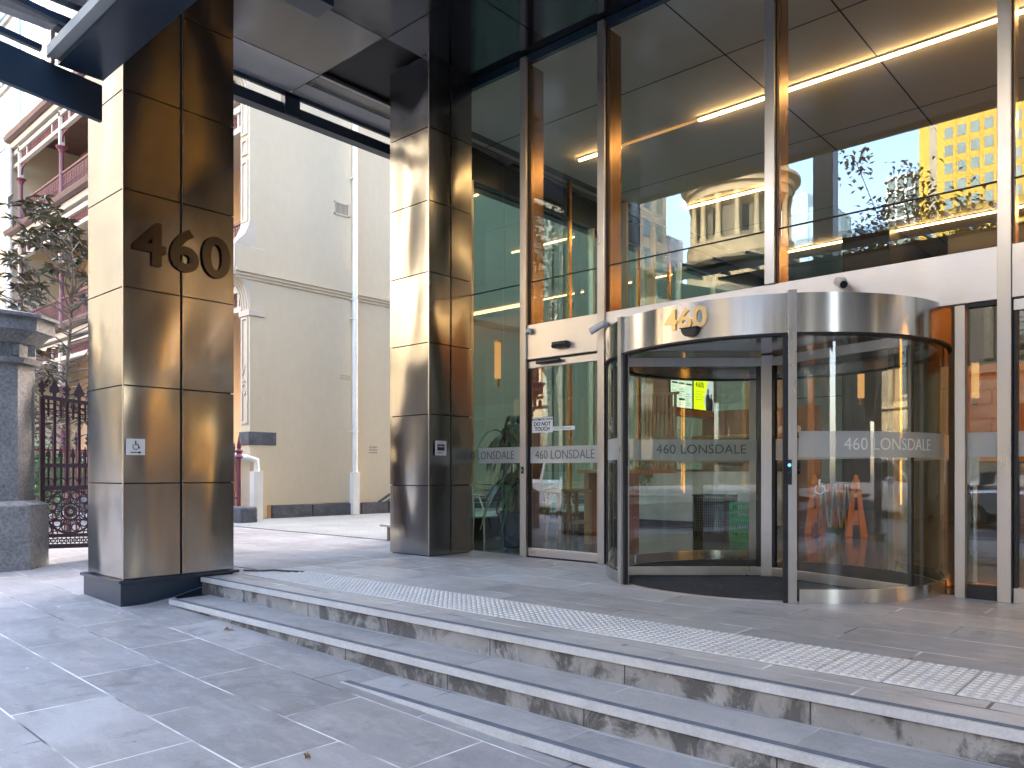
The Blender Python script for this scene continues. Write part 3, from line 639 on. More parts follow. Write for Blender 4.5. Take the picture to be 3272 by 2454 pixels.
b=B().lathe((0,0,0),[(.0001,.006),(.010,.004),(.011,0)],14); b.v=[(-2.365+x,5.654-z,.975+y) for x,y,z in b.v]; b.rot((-2.35,5.71),R(30.6)); t.p('button',b,'inkb')
def cctv(label,base,yaw,pitch,big=1.):
    t=T('security_camera',label,'camera',base)
    x,y,z=base
    b=B(); b.lathe((0,0,0),[(0.0001,-.02*big),(.03*big,-.02*big),(.035*big,0),(.0001,0)],16); b.v=[(x+p[0],y+p[2],z+p[1]) for p in b.v]; t.p('mount',b,'white',smooth=True)
    d=Vector((math.cos(yaw)*math.cos(pitch),math.sin(yaw)*math.cos(pitch),-math.sin(pitch)))
    c0=Vector((x,y-.055*big,z-.01)); t.p('arm',B().tube([(x,y-.01,z),c0],.014*big,8),'white',smooth=True)
    a=c0-d*.03*big; e=c0+d*.12*big
    bd=t.p('body',B().tube([a,a+d*.01,e-d*.01,e],.032*big,16),'white',smooth=True)
    t.p('lens',B().tube([e-d*.0,e+d*.003],.026*big,14),'carg',parent=bd)
cctv('white bullet camera beside the left drum post, aimed down to the left',(-4.80,6.80,2.545),R(205),R(28),1.15)
cctv('white bullet camera above the canopy of the revolving door',(-2.36,6.82,2.60),R(-55),R(22),1.2)
t=T('dome_camera','small white dome camera on the mullion left of the sliding door','camera',(-5.86,6.79,2.615))
b=B().lathe((-5.865,6.80,2.61),[(.0001,-.04),(.02,-.037),(.034,-.022),(.04,0),(.04,.02),(.0001,.022)],16); t.p('housing',b,'white',smooth=True); t.p('dome',B().lathe((-5.865,6.785,2.60),[(.0001,-.03),(.014,-.027),(.02,-.012)],12),'carg',smooth=True)
# column signs
t=T('wheelchair_sign','square white sign with a wheelchair symbol and right arrow on the 460 column','sign',(-7.03,2.865,1.2))
t.p('plate',B().box(-7.04,-7.034,2.787,2.948,1.13,1.272),'signw'); 
b=wheelchair(.085); onface(b,(-7.033,2.867,1.212),(0,1,0)); t.p('symbol',b,'ink')
b=B().bar((-.045,0,0),(.03,0,0),.008,.002,(0,0,1)); b.add([(.025,.015,.001),(.05,0,.001),(.025,-.015,.001)],[(0,1,2)]); onface(b,(-7.0325,2.867,1.152),(0,1,0)); t.p('arrow',b,'ink')
t=T('agent_sign','small white plate with a blue square logo on the slimmer column','sign',(-6.74,6.225,1.265))
t.p('plate',B().box(-6.742,-6.737,6.14,6.315,1.178,1.35),'signw'); t.p('logo',B().box(-6.7368,-6.7358,6.17,6.285,1.235,1.31),'inkb')
t.p('writing',onface(textB('Colliers',.03,.0004,.0004),(-6.7352,6.228,1.283),(0,1,0)),'signw')
t.p('writing',B().box(-6.7355,-6.735,6.18,6.275,1.256,1.259).box(-6.7365,-6.736,6.17,6.26,1.214,1.218).box(-6.7365,-6.736,6.17,6.25,1.203,1.207).box(-6.7365,-6.736,6.17,6.275,1.328,1.331),'ink')
# ------------------------------------------------------------------ glazed canopy over the footpath
cp=T('street_canopy','navy steel canopy with glass panes over the footpath','canopy',(-2,1.5,4.5))
cp.p('box_beam',B().box(-6.80,14,2.17,2.51,4.2,4.27),'navy')
cp.p('edge_flange',B().box(-6.80,14,2.09,2.168,4.24,4.32),'grey')
def slope(z,y): return z+.10*(2.52-y)
b=B(); 
V=[]
for y in (2.515,-1.7):
    for x in (-6.88,-6.83):
        V+=[(x,y,slope(3.88,y)),(x,y,slope(4.175,y))]
b.add(V,[(0,1,3,2),(4,6,7,5),(0,2,6,4),(1,5,7,3),(0,4,5,1),(2,3,7,6)])
cp.p('end_beam',b,'navy')
cp.p('outer_beam',B().box(-7.05,14,-1.9,-1.7,4.45,4.8),'navy')
cp.p('opaque_panel',B().add([(-6.8,.55,4.53),(14,.55,4.53),(14,-1.69,4.75),(-6.8,-1.69,4.75),(-6.8,.55,4.58),(14,.55,4.58),(14,-1.69,4.8),(-6.8,-1.69,4.8)],[(0,3,2,1),(4,5,6,7),(0,1,5,4),(1,2,6,5),(2,3,7,6),(3,0,4,7)]),'navy')
for k in range(38):
    x=-7.15+.556*k
    cp.p('glazing_bar',B().bar((x,2.16,4.455),(x,.5,4.62),.045,.05),'navy')
    cp.p('glass_pane',B().quad((x+.02,2.15,4.49),(x+.536,2.15,4.49),(x+.536,.52,4.655),(x+.02,.52,4.655)),'glassr')
cp.p('glass_clamp',B().box(-6.82,-6.79,2.12,2.15,4.2,4.46).box(-6.87,-6.76,2.11,2.14,4.26,4.28),'steel')
t=T('canopy_post','tall black steel post at the kerb carrying the canopy edge','post',(-5.9,-2.35,0)); t.p('shaft',B().box(-6.1,-5.7,-2.5,-2.2,gz(-5.9),9.5),'navy'); t.p('base_plate',B().box(-6.2,-5.6,-2.6,-2.1,gz(-5.9),gz(-5.9)+.05),'navy')
# cable behind the column
c=[(-6.98+.06*k,4.02+.28*S(k/9.),.012+.01*math.sin(k*.6)) for k in range(10)]
t=T('cable','short black cable lying on the paving behind the 460 column','cable',(-6.9,4.0,0)); t.p('cord',B().tube([(-7.05,3.9,.02),(-6.9,3.98,.02),(-6.78,4.06,.03),(-6.66,4.17,.02),(-6.58,4.28,.01)],.009,6),'black')
# ================================================================== NEIGHBOURING TERRACE
XW=-15.11; YT=8.54
tr=T('terrace_building','cream rendered terrace building with cast iron lace verandahs beyond the lane','building',(-22,14,0))
tr.p('side_wall',B().box(-15.5,XW,YT+.02,40,.28,13.2),'cream')
tr.p('house_wall',B().box(-31,-15.6,10.6,30,-.2,12.6),'pinkw')
b=B(); x=0
y=YT+.45
random.seed(3)
while y<30:
    w=random.uniform(.8,1.7); b.box(XW-.02,XW+.035+random.uniform(0,.02),y+.01,y+w,-.05,.29+random.uniform(-.03,.02)); y+=w+.012
bs=tr.p('base_course',b,'blue',bev=.015)
tr.p('end_pier',B().box(-15.49,XW+.004,YT-.04,YT+.35,-.1,13),'cream')
tr.p('base_block',B().box(-15.51,XW+.012,YT-.07,YT+.58,1.57,1.85),'blue',bev=.006)
# pilaster mouldings on front pier
def pframe(b,x0,x1,z0,z1,w=.045,y=YT-.04):
    b.box(x0,x1,y-.03,y,z0,z0+w).box(x0,x1,y-.03,y,z1-w,z1).box(x0,x0+w,y-.03,y,z0+w,z1-w).box(x1-w,x1,y-.03,y,z0+w,z1-w)
b=B()
pframe(b,-15.43,-15.17,2.02,4.28); pframe(b,-15.43,-15.17,6.3,7.6); pframe(b,-15.43,-15.17,7.72,8.06); pframe(b,-15.43,-15.17,8.15,9.3)
def diamond(b,cz,s):
    for (a,c) in (((0,s),(s*.55,0)),((s*.55,0),(0,-s)),((0,-s),(-s*.55,0)),((-s*.55,0),(0,s))):
        b.bar((-15.30+a[0],YT-.055,cz+a[1]),(-15.30+c[0],YT-.055,cz+c[1]),.03,.03,(0,1,0))
diamond(b,3.05,.2); diamond(b,2.8,.17)
tr.p('pilaster_moulding',b,'creamw')
# corbel bracket under string course (fluted scroll)
def corbel(x0,x1,z0,z1,d):
    pr=[]
    for k in range(11):
        a=k/10*math.pi/2; pr.append((YT-.04-d*math.sin(a)**1.4*1.0 if 0 else YT-.04-d*(1-math.cos(a)),z0+(z1-z0)*math.sin(a)))
    pr.append((YT-.02,z1)); pr.append((YT-.02,z0))
    b=B().prism(pr,'x',x0,x1)
    for k in range(4):
        xx=x0+(x1-x0)*(k+.5)/4; q=[(p[0]-.02,p[1]) for p in pr[:11]]+[(p[0],p[1]) for p in pr[:11]][::-1]; b.prism(q,'x',xx-.014,xx+.014)
    return b
tr.p('corbel',corbel(-15.49,XW+.01,4.45,5.1,.34),'creamw'); tr.p('corbel',corbel(-15.49,XW+.01,8.75,9.45,.34),'creamw')
tr.p('pier_cap',B().box(-15.53,XW+.03,YT-.42,YT+.3,5.1,5.26).box(-15.52,XW+.03,YT-.40,YT+.3,5.27,5.75).box(-15.51,XW+.025,YT-.08,YT+.3,4.3,4.42).box(-15.53,XW+.03,YT-.42,YT+.3,9.5,9.9),'creamw',bev=.008)
tr.p('flared_base',B().prism([(YT-.38,5.76),(YT-.3,5.85),(YT-.16,6.0),(YT-.07,6.2),(YT-.05,6.3),(YT+.1,6.3),(YT+.1,5.76)],'x',-15.47,XW+.01),'creamw')
# string course on the side wall
tr.p('string_course',B().box(XW-.01,XW+.035,YT-.36,40,5.26,5.72).box(XW-.01,XW+.075,YT-.38,40,5.185,5.255).box(XW-.01,XW+.05,YT-.36,40,5.12,5.184).box(XW-.01,XW+.025,YT-.36,40,5.06,5.119),'cream')
# verandah
vb=tr.p('verandah',B().box(-31,-15.45,YT-.05,10.6,9.12,9.28).box(-31,-15.45,YT-.05,10.6,5.25,5.42).box(-31,-15.45,YT-.05,10.6,1.3,1.45),'creamw')
PX=[-19.0,-22.6,-26.38,-30.3]
def floorset(zf,ztop):
    gut=B().prism([(YT-.32,zf-.1),(YT-.36,zf+.02),(YT-.33,zf+.06),(YT-.1,zf+.06),(YT-.1,zf-.12),(YT-.22,zf-.14)],'x',-31,-15.45); tr.p('gutter',gut,'gutterp')
    tr.p('verandah_beam',B().box(-31,-15.45,YT-.16,YT-.02,zf-.34,zf-.15).box(-31,-15.45,YT-.08,YT+.08,zf-.56,zf-.42).box(-31,-15.45,YT-.06,YT+.06,zf-.98,zf-.86),'creamw')
    b=B(); b2=B()
    X0=-15.5
    for px in PX:
        n=max(2,int((X0-px)/.9)); 
        seg=[px+.08,px+.75,X0-.75,X0-.08]
        for s in seg: b2.box(s-.035,s+.035,YT-.05,YT+.05,zf-.86,zf-.56)
        x=px+.12
        while x<X0-.1:
            cx=x+.07
            for q in range(7):
                a=q/7*2*math.pi; r=.062
                b.bar((cx+r*math.cos(a),YT,zf-.71+1.9*r*math.sin(a)),(cx+r*math.cos(a+.9),YT,zf-.71+1.9*r*math.sin(a+.9)),.022,.02,(0,1,0))
            b.box(cx-.068,cx-.058,YT-.01,YT+.01,zf-.86,zf-.56); b.bar((cx-.05,YT,zf-.83),(cx+.05,YT,zf-.59),.016,.016,(0,1,0))
            x+=.14
        X0=px
    tr.p('lace_frieze',b,'maroon'); tr.p('frieze_stud',b2,'creamw')
def railing(zf,xa=-30.4,xb=-15.45):
    b=B(); x=xa
    while x<xb:
        b.box(x-.012,x+.012,YT-.012,YT+.012,zf,zf+.92); 
        if int(x*10)%2==0: b.bar((x,YT,zf+.55),(x+.1,YT,zf+.86),.018,.018,(0,1,0)); b.bar((x,YT,zf+.86),(x+.1,YT,zf+.6),.018,.018,(0,1,0))
        x+=.105
    b.box(xa,xb,YT-.03,YT+.03,zf+.92,zf+.97).box(xa,xb,YT-.02,YT+.02,zf+.03,zf+.07).box(xa,xb,YT-.012,YT+.012,zf+.83,zf+.85).box(xa,xb,YT-.012,YT+.012,zf+.56,zf+.58)
    tr.p('balustrade',b,'pinkcol')
for zf in (12.5,9.25,5.40): floorset(zf,0)
for zf in (9.25,5.40): railing(zf)
for px in PX:
    for z0,z1 in ((9.25,11.4),(5.4,8.0),(1.45,4.2)):
        cz=z1-(.55 if z0>6 else .75)
        col=tr.p('verandah_post',B().lathe((px,YT-.01,z0),[(.10,0),(.10,.12),(.075,.16),(.068,cz-z0),(.0001,cz-z0)],12),'pinkcol',smooth=True)
        tr.p('capital',B().lathe((px,YT-.01,cz-.02),[(.07,0),(.085,.03),(.10,.1),(.17,.17),(.17,.2),(.0,.2)],8),'maroon',parent=col)
        tr.p('upper_post',B().box(px-.07,px+.07,YT-.08,YT+.06,cz+.18,z1+.75),'creamw',parent=col)
        b=B()
        for s in (-1,1):
            q=[(px+s*(.07+.48*(1-math.cos(a))),YT,z1-.05-.62*(1-math.sin(a))+ .0) for a in [i*math.pi/2/8 for i in range(9)]]
            q=[(px+s*(.07+.45*(i/8)**2.2),YT,cz+.3+(z1+.02-cz-.3)*(1-(1-i/8)**2.2)) for i in range(9)]
            for u,v in zip(q[:-1],q[1:]): b.bar(u,v,.03,.05,(0,1,0))
            for i in (2,4,6): b.bar(q[i],(px+s*.1,YT,q[i][2]+.12),.02,.04,(0,1,0)); b.bar(q[i],(q[i][0],YT,z1+.1),.02,.03,(0,1,0))
        tr.p('lace_bracket',b,'maroon',parent=col)
tr.p('roof',B().prism([(YT-.3,12.62),(YT+2.3,13.6),(YT+2.3,12.6)],'x',-31,-15.45),'gutterp')
# doors / windows behind the verandahs
for px in (-29.4,-27.6,-24.5,-21,-17.5):
    for z0 in (1.5,5.5,9.35):
        tr.p('window',B().box(px-.55,px+.55,10.5,10.62,z0+.1,z0+2.6),'creamw'); tr.p('pane',B().box(px-.42,px+.42,10.47,10.499,z0+.25,z0+2.45),'carg')
tr.p('party_wall',B().box(-31.5,-30.95,YT-.15,10.6,-.2,13.2),'cream')
b=B()
for z0,z1 in ((1.8,4.5),(6,8.2),(8.35,8.9),(9.4,11.8)): pframe(b,-31.45,-31.1,z0,z1,.07,YT-.15)
tr.p('pilaster_moulding',b,'creamw')
tr.p('front_wall',B().box(-48,-31.5,YT-.1,30,-.2,12.4),'cream')
b=B()
for x in (-33.2,-36,-39): 
    for z in (1.6,5.6,9.5): pframe(b,x-.9,x+.9,z,z+2.6,.14,YT-.1)
tr.p('window_moulding',b,'creamw'); b=B()
for x in (-33.2,-36,-39): 
    for z in (1.6,5.6,9.5): b.box(x-.7,x+.7,YT-.12,YT-.09,z+.2,z+2.4)
tr.p('window',b,'carg')
tr.p('downpipe',B().tube([(-30.85,YT-.2,12.2),(-30.85,YT-.2,0)],.09,8),'pipe',smooth=True)
# downpipes, box, vents on side wall
dp=tr.p('downpipe',B().tube([(XW+.09,11.14,13),(XW+.09,11.14,1.0)],.06,14),'pipe',smooth=True)
b=B()
for z in (1.95,4.6,7.9,5.05): b.lathe((XW+.09,11.14,z),[(.063,-.02),(.07,-.02),(.07,.02),(.063,.02)],14).box(XW,XW+.14,11.05,11.07,z-.012,z+.012)
tr.p('pipe_collar',b,'pipe',parent=dp)
tr.p('pipe_boot',B().box(XW,XW+.15,11.05,11.23,.0,.985).box(XW,XW+.165,11.04,11.24,.986,1.0),'pipe',parent=dp,bev=.006)
dp=tr.p('downpipe',B().tube([(-16.3,YT-.2,1.42),(-15.3,YT-.2,1.33),(XW+.05,YT-.14,1.3),(XW+.13,YT+.04,1.24),(XW+.13,YT+.05,1.0)],.06,12),'pipe',smooth=True)
tr.p('pipe_boot',B().box(XW+.02,XW+.2,YT-.06,YT+.15,.0,1.0).box(XW+.02,XW+.21,YT-.07,YT+.16,1.001,1.015),'pipe',parent=dp,bev=.006)
def vent(y,z,w,h,rows):
    v=tr.p('air_vent',B().box(XW-.01,XW+.02,y-w/2,y+w/2,z-h/2,z-h/2+.03).box(XW-.01,XW+.02,y-w/2,y+w/2,z+h/2-.03,z+h/2).box(XW-.01,XW+.02,y-w/2,y-w/2+.03,z-h/2,z+h/2).box(XW-.01,XW+.02,y+w/2-.03,y+w/2,z-h/2,z+h/2),'cream')
    b=B().box(XW-.005,XW+.004,y-w/2+.03,y+w/2-.03,z-h/2+.03,z+h/2-.03); tr.p('grille',b,'dgrey',parent=v); b=B()
    n=int(w/.035)
    for k in range(n): b.box(XW,XW+.01,y-w/2+.03+k*.035,y-w/2+.045+k*.035,z-h/2+.03,z+h/2-.03)
    tr.p('slat',b,'cream',parent=v)
vent(10.82,7.12,.42,.3,4)
for y,z,w,h in ((10.93,3.22,.30,.12),(11.75,1.55,.26,.2)):
    b=B()
    for i in range(7):
        for j in range(3): b.box(XW+.0005,XW+.002,y-w/2+i*w/7,y-w/2+i*w/7+w/12,z-h/2+j*h/3,z-h/2+j*h/3+h/6)
    tr.p('air_brick',b,'sandd')
# garden kerb + small iron fence in front of the terrace
t=T('garden_plinth','low painted plinth with rounded end at the corner of the terrace','plinth',(-16,7.9,0)); t.p('block',B().box(-30,-14.07,7.72,8.1,-.1,.31),'blue',bev=.05)
t=T('garden_fence','maroon iron picket fence on the low plinth before the terrace','fence',(-20,7.9,.42))
b=B(); b2=B(); x=-29
while x<-14.5:
    b.tube([(x,7.9,.31),(x,7.9,1.42)],.014,6); b2.lathe((x,7.9,1.38),[(.012,0),(.035,.04),(.012,.08),(.03,.1),(.0001,.22)],6); x+=.145
b.box(-29,-14.46,7.885,7.915,1.3,1.33).box(-29,-14.46,7.885,7.915,.45,.49)
t.p('picket',b,'maroon'); t.p('finial',b2,'maroond')
pp=t.p('post',B().tube([(-14.46,7.9,.31),(-14.46,7.9,1.4)],.045,10).lathe((-14.46,7.9,1.26),[(.05,0),(.09,.04),(.05,.1),(.08,.16),(.03,.2),(.05,.24),(.0001,.5)],10),'maroon',smooth=True)
# ------------------------------------------------------------------ stone gate pier
PXX,PYY=-9.79,2.85
t=T('gate_pier','weathered bluestone gate pier with moulded cap at the left edge','pier',(-10.3,2.2,-.12))
def cham(x0,x1,y0,y1,c,e=0): return [(x0-e,y0-e),(x1+e-c,y0-e),(x1+e,y0-e+c),(x1+e,y1+e-c),(x1+e-c,y1+e),(x0-e,y1+e)]
def ring(e0,e1,z0,z1,c=.27):
    a=cham(-11,PXX,1.8,PYY+.27,c,e0); d=cham(-11,PXX,1.8,PYY+.27,c,e1); n=6
    return B().add([(p[0],p[1],z0) for p in a]+[(p[0],p[1],z1) for p in d],[tuple(range(n))[::-1],tuple(range(n,2*n))]+[(i,(i+1)%n,n+(i+1)%n,n+i) for i in range(n)])
sh=t.p('shaft',ring(-.12,-.12,.66,2.2,.24),'pier'); t.p('base',ring(0,0,-.4,.61,.27).merge(ring(0,-.09,.612,.66,.25)),'pier',bev=.008)
t.p('capital',ring(-.07,-.05,2.2,2.26,.25).merge(ring(-.11,-.11,2.261,2.42,.24)).merge(ring(-.09,.02,2.421,2.55,.25)).merge(ring(.05,.05,2.551,2.70,.27)).merge(ring(.09,.09,2.701,2.735,.28)).merge(ring(.09,-.2,2.736,2.80,.28)),'pier')
b=B()
for k in range(7): y=1.9+k*.16; b.box(PXX-.12,PXX-.085,y,y+.06,2.28,2.41)
t.p('dentils',b,'pier')
t.p('gate_hinge',B().box(PXX-.13,PXX-.05,2.35,2.45,1.29,1.31),'black')
# ------------------------------------------------------------------ ornate gate
G0=Vector((-10.13,3.07)); GD=Vector((.41,.912)).normalized()
gt=T('iron_gate','ornate dark maroon cast iron gate leaf with spear tops beside the stone pier','gate',(G0.x,G0.y,0))
def gp(t,z,o=0): return (G0.x+GD.x*t+GD.y*o,G0.y+GD.y*t-GD.x*o,z)
def topz(t): return 1.86-.12*math.sin(min(1,t/1.6)*math.pi/2)-.02*t
b=B(); W=1.9; n=12
for i in range(n): b.bar(gp(W*i/n,topz(W*i/n)),gp(W*(i+1)/n,topz(W*(i+1)/n)),.05,.045)
for z,h in ((1.06,.045),(.80,.05),(.24,.04),(.115,.05)): b.bar(gp(-.0,z),gp(W,z),.045,h)
b.bar(gp(.0,.09),gp(.0,topz(0)),.05,.05); b.bar(gp(.60,.09),gp(.60,topz(.6)),.035,.035)
gt.p('gate_frame',b,'maroond')
b=B(); sp=.126; k=0
tt_=.0
fin=B()
while tt_<W:
    b.bar(gp(tt_,.82),gp(tt_,topz(tt_)),.028,.028)
    z=topz(tt_)+.02
    # spear head: alternate broad leaf and cross spear, flat plates
    hh=.19; ww=.055 if k%2 else .045
    sil=[(0,0),(.018,.0),(.018,.04),(ww,.06),(ww*.92,.1),(ww*.45,.15),(0,.22)] if k%2 else [(0,0),(.015,0),(.015,.03),(.04,.05),(.018,.075),(ww,.11),(.016,.15),(0,.23)]
    pr=sil+[(-x_,z_) for x_,z_ in sil[::-1] if x_>0]
    V=[gp(tt_+x_,z+z_,o) for o in (-.012,.012) for x_,z_ in pr]; m=len(pr)
    fin.add(V,[tuple(range(m)),tuple(range(m,2*m))[::-1]]+[(i,(i+1)%m,m+(i+1)%m,m+i) for i in range(m)])
    # short intermediate picket
    if tt_+sp/2<W:
        c=tt_+sp/2
        b.bar(gp(c,.82),gp(c,1.2),.02,.02); fin.add([gp(c+x_,1.16+z_,o) for o in (-.01,.01) for x_,z_ in ((-.03,0),(.03,0),(.0,.13))],[(0,1,2),(5,4,3),(0,1,4,3),(1,2,5,4),(2,0,3,5)])
        b.bar(gp(c,topz(c)),gp(c,topz(c)-.22),.022,.02)
    k+=1; tt_+=sp
gt.p('picket',b,'maroond'); gt.p('spearhead',fin,'maroond')
b=B()
def gring(b,ct,cz,r,w=.02,a0=0,a1=360,n=14):
    P_=[gp(ct+r*math.cos(R(a0+(a1-a0)*i/n)),cz+r*math.sin(R(a0+(a1-a0)*i/n))) for i in range(n+1)]
    for u,v in zip(P_[:-1],P_[1:]): b.bar(u,v,w,w,(GD.y,-GD.x,0))
tt_=sp/2
while tt_<W:
    z=topz(tt_)-.1; gring(b,tt_-.03,z,.035,.014,n=8); gring(b,tt_+.03,z,.035,.014,n=8); gring(b,tt_-.03,z-.065,.03,.012,90,360,6); gring(b,tt_+.03,z-.065,.03,.012,-180,90,6)
    gring(b,tt_,.86,.055,.015,0,180,6)
    tt_+=sp
for cx in (.29,.92,1.55):
    cz=.52
    gring(b,cx,cz,.255,.026,n=24); gring(b,cx,cz,.095,.02,n=14); gring(b,cx,cz,.045,.03,n=10)
    for q in range(12):
        a=q*math.pi/6; ca,sa=math.cos(a),math.sin(a)
        b.bar(gp(cx+.09*ca,cz+.09*sa),gp(cx+.25*ca,cz+.25*sa),.014,.014,(GD.y,-GD.x,0))
        gring(b,cx+.195*math.cos(a+.26),cz+.195*math.sin(a+.26),.042,.014,n=8)
        gring(b,cx+.135*math.cos(a),cz+.135*math.sin(a),.03,.012,n=6)
        if q%1==0: gring(b,cx+.05*ca,cz+.05*sa,.02,.01,n=5)
    for sx in (-1,1):
        for sz in (-1,1):
            gring(b,cx+sx*.235,cz+sz*.21,.045,.015,n=8); gring(b,cx+sx*.16,cz+sz*.255,.03,.013,n=7); gring(b,cx+sx*.265,cz+sz*.12,.03,.013,n=7)
gt.p('scrollwork',b,'maroond')
b=B(); tt_=.02
while tt_<W:
    gring(b,tt_,.178,.024,.012,n=6); b.bar(gp(tt_,.14),gp(tt_,.22),.008,.008); tt_+=.045
gt.p('pierced_band',b,'maroond')
# ------------------------------------------------------------------ vegetation
def leaf(b,p,d,L,w,bend=.2,up=Vector((0,0,1))):
    d=d.normalized(); s=d.cross(up)
    if s.length<.1: s=d.cross(Vector((1,0,0)))
    s=s.normalized()*w; u=s.cross(d).normalized()
    p=Vector(p); m=p+d*L*.45+u*L*.06; e=p+d*L-u*L*bend
    b.add([p,m+s,e,m-s],[(0,1,2),(0,2,3)])
def limb(b,p,q,r0,r1,n=6,wig=.05,seg=4):
    p=Vector(p); q=Vector(q); P_=[]
    for i in range(seg+1):
        t=i/seg; v=p.lerp(q,t)
        if 0<i<seg: v+=Vector([random.uniform(-wig,wig) for _ in range(3)])
        P_.append(v)
    b.tube(P_,r0,n,r1); return P_
random.seed(11)
t=T('magnolia_tree','young glossy leaved magnolia tree behind the iron gate','tree',(-13.3,4.4,0))
tb_=B(); lf=B(); base=Vector((-13.3,4.4,0)); top=Vector((-13.35,4.45,4.75))
trunk=limb(tb_,base,top,.045,.012,7,.06,7)
for i in range(85):
    h=random.uniform(1.45,4.75); a=random.uniform(0,6.283)
    rad=(.35+1.15*(1-abs(h-2.6)/2.6))*random.uniform(.55,1.1)
    o=base.lerp(top,h/4.75); e=o+Vector((math.cos(a)*rad,math.sin(a)*rad,random.uniform(.1,.45)))
    if h>3.4: e.z+=.1
    br=limb(tb_,o-Vector((0,0,.12)),e,.014,.005,4,.04,3)
    for q in range(random.randint(2,4)):
        c=e+Vector([random.gauss(0,.14) for _ in range(3)]) if q else e
        tb_.tube([br[2],c],.004,3)
        for k in range(random.randint(8,12)):
            az=random.uniform(0,6.283); el=random.uniform(-.5,.75)
            leaf(lf,c,Vector((math.cos(az)*math.cos(el),math.sin(az)*math.cos(el),math.sin(el))),random.uniform(.12,.22),random.uniform(.024,.038))
t.p('trunk',tb_,'bark'); t.p('crown',lf,'leafm')
def bush(label,c,r,n,mat,L=.09,cat='shrub'):
    t=T('garden_shrub',label,cat,(c[0],c[1],0)); b=B(); s=B()
    for i in range(n):
        v=Vector([random.gauss(0,1) for _ in range(3)]).normalized()*random.uniform(.45,1)
        k=1+.25*math.sin(v.x*5+c[0])+.2*math.sin(v.z*7)
        p=Vector((c[0]+v.x*r[0]*k,c[1]+v.y*r[1]*k,max(.05,c[2]+v.z*r[2]*k)))
        leaf(b,p,Vector((random.uniform(-1,1),random.uniform(-1,1),random.uniform(-.4,.8))),L*random.uniform(.7,1.4),L*.3)
    for i in range(7): limb(s,(c[0],c[1],0),(c[0]+random.uniform(-.6,.6)*r[0],c[1]+random.uniform(-.6,.6)*r[1],c[2]+r[2]*.5),.02,.006,4,.04)
    t.p('stem',s,'bark'); t.p('foliage',b,mat)
bush('pale green leafy shrub seen through the left half of the gate',(-15.2,4.5,.95),(.8,.7,.7),1500,'leafb',.10)
bush('darker green shrub seen through the right half of the gate',(-16.0,6.3,.9),(.9,.8,.9),1500,'leafg',.11)
bush('low green shrub behind the gate at the foot of the terrace',(-18.2,5.4,.8),(1.4,.9,.8),1300,'leafb',.10)
t=T('garden_fence','second maroon iron picket fence with fleur finials behind the gate','fence',(-12.8,5,0))
b=B(); f_=B()
for i in range(16):
    x,y=-12.9-.02*i,3.4+.17*i; b.tube([(x,y,-.05),(x,y,1.42)],.014,6)
    f_.lathe((x,y,1.40),[(.012,0),(.05,.04),(.012,.08),(.045,.11),(.015,.15),(.02,.17),(.0001,.24)],6)
b.bar((-12.9,3.4,1.32),(-13.2,6.0,1.32),.02,.03); b.bar((-12.9,3.4,.25),(-13.2,6.0,.25),.02,.03)
t.p('picket',b,'maroon'); t.p('finial',f_,'maroond')
# lane: handrail, deck edge, bins, chairs
t=T('handrail','dark blue sloping handrail beside the bluestone base of the cream wall','handrail',(-14.9,12.3,0))
t.p('rail',B().bar((-14.9,11.75,.28),(-14.9,13.6,1.25),.03,.05).bar((-14.9,11.85,.22),(-14.9,13.7,1.15),.03,.03),'navy'); t.p('post',B().box(-14.92,-14.88,13.5,13.54,0,1.2),'navy')
t=T('deck','raised cafe deck with pale edge along the glass side wall','deck',(-8.8,10,0)); t.p('edge',B().box(-8.84,-8.46,7.12,20,.0,.20),'dgrey'); t.p('board',B().box(-8.96,-8.46,7.08,20,.2005,.23),'grey')
def chair():
    t=T('cafe_chair','pale slatted aluminium chair behind the potted plant','chair',(0,0,0),'aluminium chairs beyond the side glass')
    b=B()
    for k in range(6): b.box(-.22,.22,-.2+k*.07,-.15+k*.07,.44,.455)
    t.p('seat',b,'chair'); b=B()
    for k in range(5):
        z=.54+k*.065; b.bar((-.22,.215+k*.012,z),(.22,.215+k*.012,z),.012,.04,(0,1,0))
    t.p('backrest',b,'chair')
    for x in (-.23,.23):
        t.p('leg',B().tube([(x,-.22,0),(x,-.2,.45),(x,.0,.65)],.012,6),'chair'); t.p('leg',B().tube([(x,.24,0),(x,.2,.44),(x,.29,.86)],.012,6),'chair')
        t.p('armrest',B().bar((x,-.2,.66),(x,.22,.66),.04,.015),'chair')
    return t.o
ch=chair(); place(ch,(-7.7,8.15,.002),R(65),'pale slatted aluminium chair behind the potted plant')
for p_,rz,lb in (((-7.55,8.95,.002),R(235),'pale aluminium chair facing the glass left of the sliding door'),((-7.75,10.3,.002),R(60),'pale aluminium chair seen between the bar stools')): place(copy_tree(ch),p_,rz,lb)
t=T('cafe_table','dark square cafe table between the aluminium chairs','table',(-8.0,8.6,0)); t.p('top',B().box(-8.15,-7.6,8.4,8.8,.70,.73),'dgrey'); t.p('pedestal',B().tube([(-7.87,8.6,.03),(-7.87,8.6,.70)],.03,8),'blackp'); t.p('foot',B().lathe((-7.87,8.6,.003),[(.0001,.03),(.2,.02),(.22,0)],16),'blackp')
